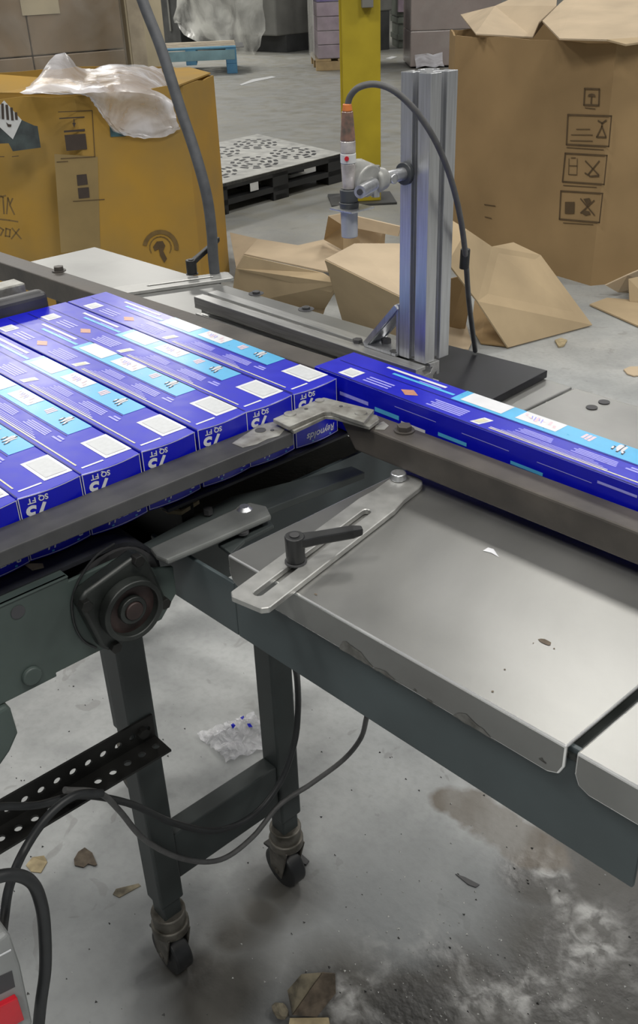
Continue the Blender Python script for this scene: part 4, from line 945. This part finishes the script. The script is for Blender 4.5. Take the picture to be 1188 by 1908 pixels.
# ================================================================== BLACK PLASTIC PALLET
pp0 = Vector((-4.70, 4.415, 0)); ex_ = Vector((-.985, .17, 0)).normalized(); ey_ = Vector((.15, -.985, 0)).normalized()
pl = thing('plastic_pallet', 'black plastic pallet with pale openwork top near the yellow post', 'pallet', pp0)
PLX, PLY = 1.1, 1.2
def plp(a, b, z): return pp0+ex_*a+ey_*b+Vector((0, 0, z))
def plbox(a0, a1, b0, b1, z0, z1, nm, m_, par=pl):
    mb_ = MB(); mb_.hexa([plp(a0, b0, z0), plp(a1, b0, z0), plp(a1, b1, z0), plp(a0, b1, z0), plp(a0, b0, z1), plp(a1, b0, z1), plp(a1, b1, z1), plp(a0, b1, z1)]); return mb_.build(nm, m_, par)
deck = plbox(0, PLX, 0, PLY, .155, .175, 'deck', 'pallettop')
plbox(0, .012, -.002, PLY, .135, .172, 'deck_edge', 'palletblack'); plbox(0, PLX, -.002, .012, .135, .172, 'deck_edge', 'palletblack')
mb = MB()
for ia in range(2):
    for ib in range(3):
        c_a = .30+.5*ia; c_b = .24+.37*ib
        for r, k_ in ((.06, 5), (.11, 8), (.155, 11)):
            for j in range(k_):
                a_ = 2*math.pi*j/k_+r*9; da = .7*math.pi/k_*random.uniform(.5, 1.05); q_ = []
                for s_, rr_ in ((-1, r-.014), (0, r-.016), (1, r-.014), (1, r+.012), (0, r+.014), (-1, r+.012)):
                    q_.append(plp(c_a+rr_*1.2*math.cos(a_+s_*da), c_b+rr_*math.sin(a_+s_*da), .1758))
                mb.add(q_, [tuple(range(6))])
mb.build('deck_opening', 'palletblack', deck, kind='stuff')
for a in (.0, .47, .94):
    for b in (.0, .53, 1.06): plbox(a, a+.15, b, b+.14, .0, .155, 'foot', 'palletblack')
for b in (.0, .53, 1.06): plbox(.0, PLX, b+.02, b+.12, .0, .03, 'runner', 'palletblack') if b else None
plbox(.0, .1, 0, PLY, .05, .08, 'runner', 'palletblack')
plbox(-.003, .0, .80, .87, .09, .135, 'tag', 'decal_white')

# ================================================================== YELLOW POST
yb = Vector((-4.20, 4.10, 0))
yp = thing('safety_post', 'tall yellow painted steel post standing on a floor plate', 'post', yb)
dv = Vector((.62, .78, 0)).normalized(); dw = Vector((-dv.y, dv.x, 0))
pf = [(-.105, -.09), (.105, -.09), (.105, -.078), (.03, -.070), (.03, .07), (.105, .078), (.105, .09), (-.105, .09), (-.105, .078), (-.03, .07), (-.03, -.07), (-.105, -.078)]
mb = MB(); mb.extr(pf, yb+Vector((0, 0, .012)), yb+Vector((0, 0, 4.5)), dv, dw); mb.build('post', 'yellow', yp, bevel=.004)
mb = MB(); c_ = [yb+dv*sx_*.19+dw*sy_*.16 for sx_, sy_ in ((-1, -1), (1, -1), (1, 1), (-1, 1))]; mb.hexa(c_+[p+Vector((0, 0, .012)) for p in c_]); mb.build('floor_plate', 'darkgrey', yp)
bx = PP(683, 6, yb-dw*.10, dw); mb = MB(); c_ = [bx+dv*sx_*.03+dw*sy_ for sx_, sy_ in ((-1, -.05), (1, -.05), (1, .01), (-1, .01))]; mb.hexa([p-Vector((0, 0, .02)) for p in c_]+[p+Vector((0, 0, .12)) for p in c_]); mb.build('junction_box', 'machine_grey', yp, bevel=.004)

# ================================================================== FAR BACKGROUND
# wrapped stack of brown cartons behind the mustard box
st = thing('pallet_load', 'stretch-wrapped stack of brown cartons behind the mustard bulk box', 'pallet load', (-6.2, 2.9, 0))
p0 = Vector((-6.1, 2.35, 0)); ue = Vector((.12, .99, 0)).normalized(); ve = Vector((-.99, .12, 0))
def sb(a0, a1, b0, b1, z0, z1, nm, m_, par, o=None, u=None, v=None, bev=.006):
    o = o or p0; u = u or ue; v = v or ve; mb_ = MB(); c_ = [o+u*a+v*b for a, b in ((a0, b0), (a1, b0), (a1, b1), (a0, b1))]
    mb_.hexa([p+Vector((0, 0, z0)) for p in c_]+[p+Vector((0, 0, z1)) for p in c_]); return mb_.build(nm, m_, par, bevel=bev)
def apx(x, o_, y_=60):
    d = ray(x, y_); return (EYE+d*((o_-EYE).dot(ve)/d.dot(ve))-o_).dot(ue)
aE = apx(229, p0); aS = aE-1.86
for r_ in range(4):
    for k_ in range(3): sb(aS+k_*.62+.004, aS+(k_+1)*.62-.004, 0, .9, .14+.33*r_, .14+.33*(r_+1)-.006, 'case', 'taupe', st)
for k_ in range(6): sb(aS+k_*.335, aS+k_*.335+.18, 0, .9, .10, .14, 'slat', 'wood', st)
for k_ in range(3): sb(aS, aS+1.86, k_*.40, k_*.40+.1, .0, .10, 'runner', 'wood', st)
aL = apx(38, p0, 10); sb(aL, aL+.24, -.006, -.002, 1.02, 1.40, 'pale_patch', 'cream', st, bev=0)  # paler rectangle on the front of the stack
sb(aS-.01, aE+.01, -.012, .91, .15, 1.462, 'film', 'wrap', st, bev=.02)
cr = thing('cardboard_box', 'cream board box standing beside the wrapped brown stack', 'cardboard box', (-6.6, 4.0, 0))
c0 = p0+ve*.35
def cpx(x): 
    d = ray(x, 60); n_ = -ve; t_ = ((c0-EYE).dot(n_))/d.dot(n_); return (EYE+d*t_-c0).dot(ue)
a0, a1 = cpx(236), cpx(306)
a0 = max(a0, aE+.03)
sb(a0+.005, a1, 0, .25, 0, 1.45, 'board', 'cream', cr, c0)
sb(a0+.02, a0+.13, -.004, 0, .3, 1.40, 'pale_strip', 'palewood', cr, c0, bev=0)
# blue pallet
bu = Vector((.60, .80, 0)); bv = Vector((-.80, .60, 0)); bp0 = Vector((-11.1, 8.56, 0))-bu*1.2
bl = thing('wooden_pallet', 'blue painted wooden pallet lying on the far floor', 'pallet', bp0)
Wb = 1.20
for k_ in range(5): sb(0, Wb, .02+k_*.27, .02+k_*.27+(.16 if k_ in (0, 4) else .12), .30, .325, 'slat', 'palewood' if k_ else 'bluewood', bl, bp0, bu, bv)
for a in (0, Wb/2-.07, Wb-.14): sb(a, a+.14, 0, 1.2, .12, .30, 'stringer', 'bluewood', bl, bp0, bu, bv)
sb(0.02, Wb-.02, -.003, .0, .17, .29, 'face_board', 'palebluewood', bl, bp0, bu, bv)
for a in (0, Wb-.14): sb(a, a+.14, 0, 1.2, 0, .12, 'block', 'bluewood', bl, bp0, bu, bv)
for k_ in range(2): sb(.15+k_*.66, .15+k_*.66+.5, .2, 1.1, .296, .302, 'gap', 'darkgrey', bl, bp0, bu, bv)
# wrapped load of printed cases on a wooden pallet
s0 = Vector((-10.30, 9.25, 0)); su = Vector((.62, .78, 0)).normalized(); sv = Vector((-.78, .62, 0))
sl = thing('pallet_load', 'wrapped load of pink and purple printed cases left of the yellow post', 'pallet load', s0)
for k_ in range(3): sb(.0+k_*.29, .2+k_*.29, 0, 1.2, .11, .14, 'slat', 'wood', sl, s0, su, sv)
for k_ in range(3): sb(0, .80, .0+k_*.54, .10+k_*.54, 0, .11, 'runner', 'wood', sl, s0, su, sv)
for r_ in range(8):
    for k_ in range(2):
        sb(.03+k_*.39, .03+k_*.39+.38, .02, 1.15, .145+.165*r_, .145+.165*r_+.158, 'case', 'case_purple' if (r_ in (4, 6)) else 'case_pink', sl, s0, su, sv)
sb(-.01, .82, -.01, 1.18, .14, 1.48, 'film', 'wrap', sl, s0, su, sv, bev=.02)
sb(-.025, -.012, .0, 1.17, .13, 1.45, 'grey_side_film', 'sheetfilm', sl, s0, su, sv, bev=0)
# wrapped machines
m0 = Vector((-15.3, 10.5, 0)); mu = Vector((1, .05, 0)).normalized(); mv = Vector((-.05, 1, 0))
ml = thing('wrapped_machine', 'large grey machine under hanging clear film in the far background', 'machine', m0)
sb(0.1, 2.25, .3, 1.4, .25, 2.2, 'cabinet', 'machine_grey', ml, m0, mu, mv, bev=.02)
sb(0.1, 2.25, .5, 1.3, 0, .25, 'plinth', 'darkgrey', ml, m0, mu, mv)
fr = []
for j, z in enumerate((2.3, 1.7, 1.1, .5, .12)):
    fr.append([m0+mu*(.05+.44*i)+mv*(.22-.10*((i+j) % 2)-.05*j)+Vector((0, 0, z-(.25 if i % 3 == 1 and j == 4 else 0)+(.35 if i < 2 and j == 4 else 0))) for i in range(6)])
patch(fr, 3, .03).build('film', 'sheetfilm', ml, smooth=True)
dp = thing('machine_cabinet', 'tall dark machine cabinet left of the wrapped grey machine', 'machine', m0+mu*-.45)
sb(-.75, .02, .1, 1.0, .06, 2.3, 'cabinet', 'darkgrey', dp, m0, mu, mv, bev=.01)
for a in (-.7, -.1): sb(a, a+.06, .15, .9, 0, .06, 'foot', 'blackmetal', dp, m0, mu, mv, bev=0)
sb(-.25, -.21, .08, .1, .3, 2.1, 'door_edge', 'machine_grey', dp, m0, mu, mv, bev=0)
w0 = Vector((-12.55, 11.35, 0))
wl = thing('wrapped_machine', 'pale film-draped machine right of the large grey one', 'machine', w0)
sb(-.2, .75, .2, .9, .55, 2.4, 'cabinet', 'machine_grey', wl, w0, mu, mv, bev=.02)
for a in (-.15, .25, .6): sb(a, a+.14, .25, .85, 0, .55, 'leg', 'darkgrey', wl, w0, mu, mv)
fr = [[w0+mu*(-.26+.22*i)+mv*(.1-.08*((i+j) % 2))+Vector((0, 0, z+.12*((i*2+j) % 3))) for i in range(6)] for j, z in enumerate((2.4, 1.6, .9, .30))]
patch(fr, 3, .03).build('film', 'sheetfilm', wl, smooth=True)
# green machine and taupe stack to the right of the post
g0 = Vector((-11.6, 12.6, 0)); gu = Vector((.62, .78, 0)).normalized(); gv = Vector((-.78, .62, 0))
gm = thing('green_machine', 'green-grey machine under film to the right of the yellow post', 'machine', g0)
sb(-.3, .85, .1, 1.0, .45, 2.2, 'cabinet', 'machine_green', gm, g0, gu, gv, bev=.02)
sb(-.3, .80, .02, .12, .52, .70, 'red_panel', 'case_pink', gm, g0, gu, gv)
for z in (.12, .36): sb(-.3, .85, .05, .95, z, z+.08, 'shelf', 'machine_green', gm, g0, gu, gv)
for a in (-.28, .75): sb(a, a+.1, .1, .9, 0, .45, 'leg', 'machine_green', gm, g0, gu, gv)
k0 = PZ(764, 128, 0); ku = Vector((.66, .75, 0)).normalized(); kv = Vector((-.75, .66, 0))
kl = thing('pallet_load', 'tall taupe stretch-wrapped load behind the aluminium column', 'pallet load', k0)
for r_ in range(4): sb(0, 1.15, 0, 1.0, .02+.42*r_, .02+.42*r_+.415, 'case', 'taupe_pink', kl, k0, ku, kv, bev=.01)
sb(-.012, 1.162, -.012, 1.012, .02, 1.72, 'film', 'wrap', kl, k0, ku, kv, bev=.02)
fr = [[k0+ku*(.05+.12*i)+kv*(-.02-.10*j)+Vector((0, 0, .16-.07*j+.02*(i % 2))) for i in range(4)] for j in range(3)]
patch(fr, 2, .01).build('film_tail', 'film', kl, smooth=True)

# ================================================================== FLOOR DEBRIS
def blobpiece(name, label, x, y, rx, ry, h, m_, seed, z=0.0, rot=0):
    rnd = random.Random(seed); c_ = PZ(x, y, 0); bm = bmesh.new(); bmesh.ops.create_icosphere(bm, subdivisions=2, radius=1)
    for v in bm.verts:
        k_ = rnd.uniform(.72, 1.12); q_ = v.co*k_
        xx, yy = q_.x*rx, q_.y*ry
        v.co = Vector((xx*math.cos(rot)-yy*math.sin(rot), xx*math.sin(rot)+yy*math.cos(rot), max(0, (q_.z*.5+.45)*h)))
    me = bpy.data.meshes.new(name); bm.to_mesh(me); bm.free(); me.materials.append(M[m_])
    o = bpy.data.objects.new(name, me); COL.objects.link(o); o.location = (c_.x, c_.y, .0005+z); return tag(o, label, 'debris')
def chip(name, label, pts, m_, th=.003, lift=0):
    q_ = [PZ(x, y, .0015+(l if len(p) > 2 else 0)) for p in pts for x, y, l in [(p[0], p[1], p[2] if len(p) > 2 else 0)]]
    return tag(MB().add(q_, [tuple(range(len(q_)))]).build(name, m_, solid=th, soff=1), label, 'debris')
# crumpled folded carton piece at the bottom edge
cc = thing('crumpled_carton', 'dirty crumpled carton corner lying on the wet floor at the bottom', 'debris', PZ(580, 1870, 0))
sheet('pale_face', None, [PZ(536, 1845, .020), PZ(562, 1815, .045), PZ(600, 1812, .050), PZ(578, 1842, .035), PZ(545, 1890, .004)], 'rock', .003, cc)
sheet('dark_face', None, [PZ(578, 1842, .035), PZ(600, 1812, .050), PZ(624, 1814, .048), PZ(625, 1850, .022), PZ(590, 1894, .003), PZ(545, 1890, .004)], 'chip_brown', .003, cc)
sheet('lower_flap', None, [PZ(540, 1898, .004), PZ(612, 1897, .004), PZ(616, 1920, .004), PZ(536, 1920, .004)], 'chip_tan', .003, cc)
blobpiece('plastic_scrap', 'small dark wet clump left of the crumpled carton corner', 522, 1890, .014, .010, .015, 'rock', 3)
chip('cardboard_chip', 'pale tan chip on the floor behind the thick cable', [(48, 1612), (60, 1597), (82, 1594, .004), (88, 1606), (76, 1626), (58, 1624)], 'chip_tan')
chip('floor_chip', 'ragged brown chip on the floor right of the tan chip', [(138, 1602), (146, 1588), (158, 1580), (172, 1590), (181, 1612), (176, 1614), (164, 1610), (156, 1617), (139, 1613)], 'chip_brown', .0015)
chip('wood_sliver', 'grey-brown sliver on the floor left of the near leg', [(210, 1666), (216, 1656), (258, 1646), (262, 1650), (222, 1672)], 'rock', .004)
chip('metal_sliver', 'small dark sliver on the floor right of the far caster', [(551, 1600), (560, 1592), (576, 1606), (570, 1613), (556, 1607)], 'rail_grey', .003)
chip('dark_tab', 'small dark tab on the floor below the feed table', [(848, 1628), (866, 1634), (893, 1648), (886, 1653), (872, 1648), (860, 1638)], 'rail_grey', .002)
chip('yellow_chip', 'pale yellow chip on the floor right of the big cardboard sheet', [(1033, 636), (1044, 632), (1056, 636), (1050, 646), (1040, 648)], 'chip_tan', .006)
chip('round_scrap', 'round pale scrap on the floor at the right picture edge', [(1161, 690), (1172, 685), (1200, 684), (1200, 700), (1180, 702), (1168, 698)], 'tan_pale', .004)
chip('paper_strip', 'long pale strip on the far floor behind the black pallet', [(446, 158), (470, 148), (506, 142), (514, 144), (474, 152), (450, 159)], 'decal_white', .002)
chip('paper_strip', 'small white scrap on the far floor right of the yellow post', [(718, 109), (730, 105), (740, 106), (728, 110)], 'decal_white', .002)
# crumpled clear wrap with blue print behind the far leg
wc = PZ(440, 1370, 0)
rws = [[Vector((wc.x+(-.05+.02*i)+.3*(.02*j), wc.y+(-.055+.022*j), .004+random.uniform(0, .026)*(1 if 0 < i < 5 and 0 < j < 5 else .15))) for i in range(6)] for j in range(6)]
pw = tag(patch(rws, 3, .004).build('plastic_wrap', 'scrapfilm', smooth=True), 'crumpled clear plastic wrap with blue print on the floor behind the far leg', 'plastic wrap')
mb = MB()
for x, y in ((434, 1352), (452, 1338), (465, 1352)):
    c_ = PZ(x, y, .028); mb.add([c_+Vector((dx_*random.uniform(.4, 1), dy_*random.uniform(.4, 1), random.uniform(-.003, .003))) for dx_, dy_ in ((-.006, -.004), (.004, -.005), (.006, .003), (-.003, .005))], [(0, 1, 2, 3)])
mb.build('blue_print', 'blue', pw)

# fine pale grit and dark crumbs strewn over the wet floor: too small to count
for nm, m_, cnt, lab, sd_ in (('floor_grit', 'shard', 330, 'fine pale glinting grit strewn over the wet floor', 5), ('floor_crumbs', 'darkgrit', 150, 'small dark crumbs scattered over the concrete floor', 6)):
    rnd = random.Random(sd_); mb = MB()
    for i in range(cnt):
        if m_ == 'shard' and i % 4: x, y = rnd.gauss(920, 170), rnd.gauss(1790, 80)
        else: x, y = rnd.uniform(20, 1180), rnd.uniform(1230, 1905)
        c_ = PZ(x, y, 0); r = rnd.uniform(.0007, .0026) if m_ == 'shard' else rnd.uniform(.0008, .0030); a0_ = rnd.uniform(0, 6.28); el = rnd.uniform(.3, 1)
        base = [c_+Vector((r*math.cos(a0_+k*2.09), r*el*math.sin(a0_+k*2.09), .0003)) for k in range(3)]
        mb.add(base+[c_+Vector((rnd.uniform(-r, r)*.4, rnd.uniform(-r, r)*.4, r*.8))], [(0, 2, 1), (0, 1, 3), (1, 2, 3), (2, 0, 3)])
    o = mb.build(nm, m_, kind='stuff'); tag(o, lab, 'grit')
